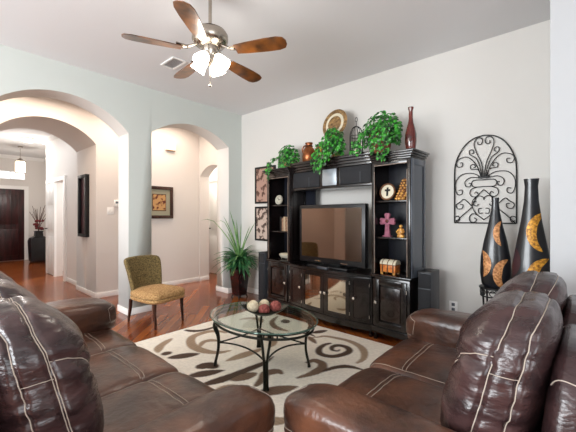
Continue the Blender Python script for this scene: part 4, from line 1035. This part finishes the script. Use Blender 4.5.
b = MB(); b.lathe([(.04, 0), (.042, .01), (.034, .03), (.026, .06), (.020, .085), (.010, .098)], 16, sy=.8); b.make('body', M['amber'], fg, 60)
b = MB(); b.ball((0, 0, .112), .018, 10); b.make('head', M['amber'], fg)
b = MB(); b.tube([(-.02, 0, .085), (-.042, -.01, .055), (-.02, -.03, .04), (.02, -.03, .04), (.042, -.01, .055), (.02, 0, .085)], .008, 6); b.make('arms', M['amber'], fg)
b = MB(); b.lathe([(.012, 0), (.014, .02), (.006, .05), (.007, .07), (.002, .09)], 12)
tag(b.make('black_bottle', M['iron'], loc=U(.975, .13, 1.0805)), 'tiny black bottle at the far right beside the gold figurine', 'bottle')
cs = thing('treasure_chest', 'small orange and cream striped box with legs on the right tower counter', 'box', U(.785, .12, .6905), UA)
b = MB(); b.box(-.085, .085, -.055, .055, .022, .10, .004); b.make('body', M['chest'], cs)
b = MB(); pts = [(-.09+.18*0, 0)]
poly = [(.06*math.cos(a), .10+.05*math.sin(a)) for a in [k*PI/10 for k in range(11)]]
b.prism(poly, -.088, .088, Matrix.Rotation(PI/2, 4, 'Z')); b.make('lid', M['cream'], cs, 30)
b = MB()
for x in (-.06, 0, .06):
    b.box(x-.008, x+.008, -.058, -.054, .022, .10); b.tube([(x, .0615*math.cos(a), .10+.0515*math.sin(a)) for a in [k*PI/10 for k in range(11)]], .004, 5)
b.box(-.088, .088, -.061, .061, .096, .103); b.make('bands', M['brown_dark'], cs)
for x in (-.07, .07):
    for y in (-.045, .045): b = MB(); b.box(x-.012, x+.012, y-.01, y+.01, 0, .023); b.make('foot', M['amber'], cs)

# ---------------------------------------------------------------- entry urn with twigs
ur = thing('floor_urn', 'dark square-bodied urn with dry twigs and red flowers in the entry corner', 'urn', (-11.45, 2.24, 0))
b = MB(); b.lathe([(.22, 0), (.27, .05), (.30, .60), (.26, .68), (.13, .74), (.12, .85), (.15, .88), (.11, .88)], 4, a0=PI/4); b.make('urn_body', M['vase_black'], ur, 25)
b = MB(); rg = random.Random(3)
for k in range(16):
    a = rg.uniform(0, 2*PI); l = rg.uniform(.4, .75); sp = rg.uniform(.1, .42)
    b.tube([(0, 0, .84), (sp*.4*math.cos(a), sp*.3*math.sin(a)*.6, .86+l*.5), (sp*math.cos(a), sp*math.sin(a)*.6, .86+l)], .006, 5)
b.make('twigs', M['twig'], ur)
b = MB()
for k in range(14):
    a = rg.uniform(0, 2*PI); b = MB(); b.ball((.12*math.cos(a)*rg.random(), .12*math.sin(a)*rg.random(), .92+rg.random()*.25), .035, 6); b.make('flower', M['red_flower'], ur)
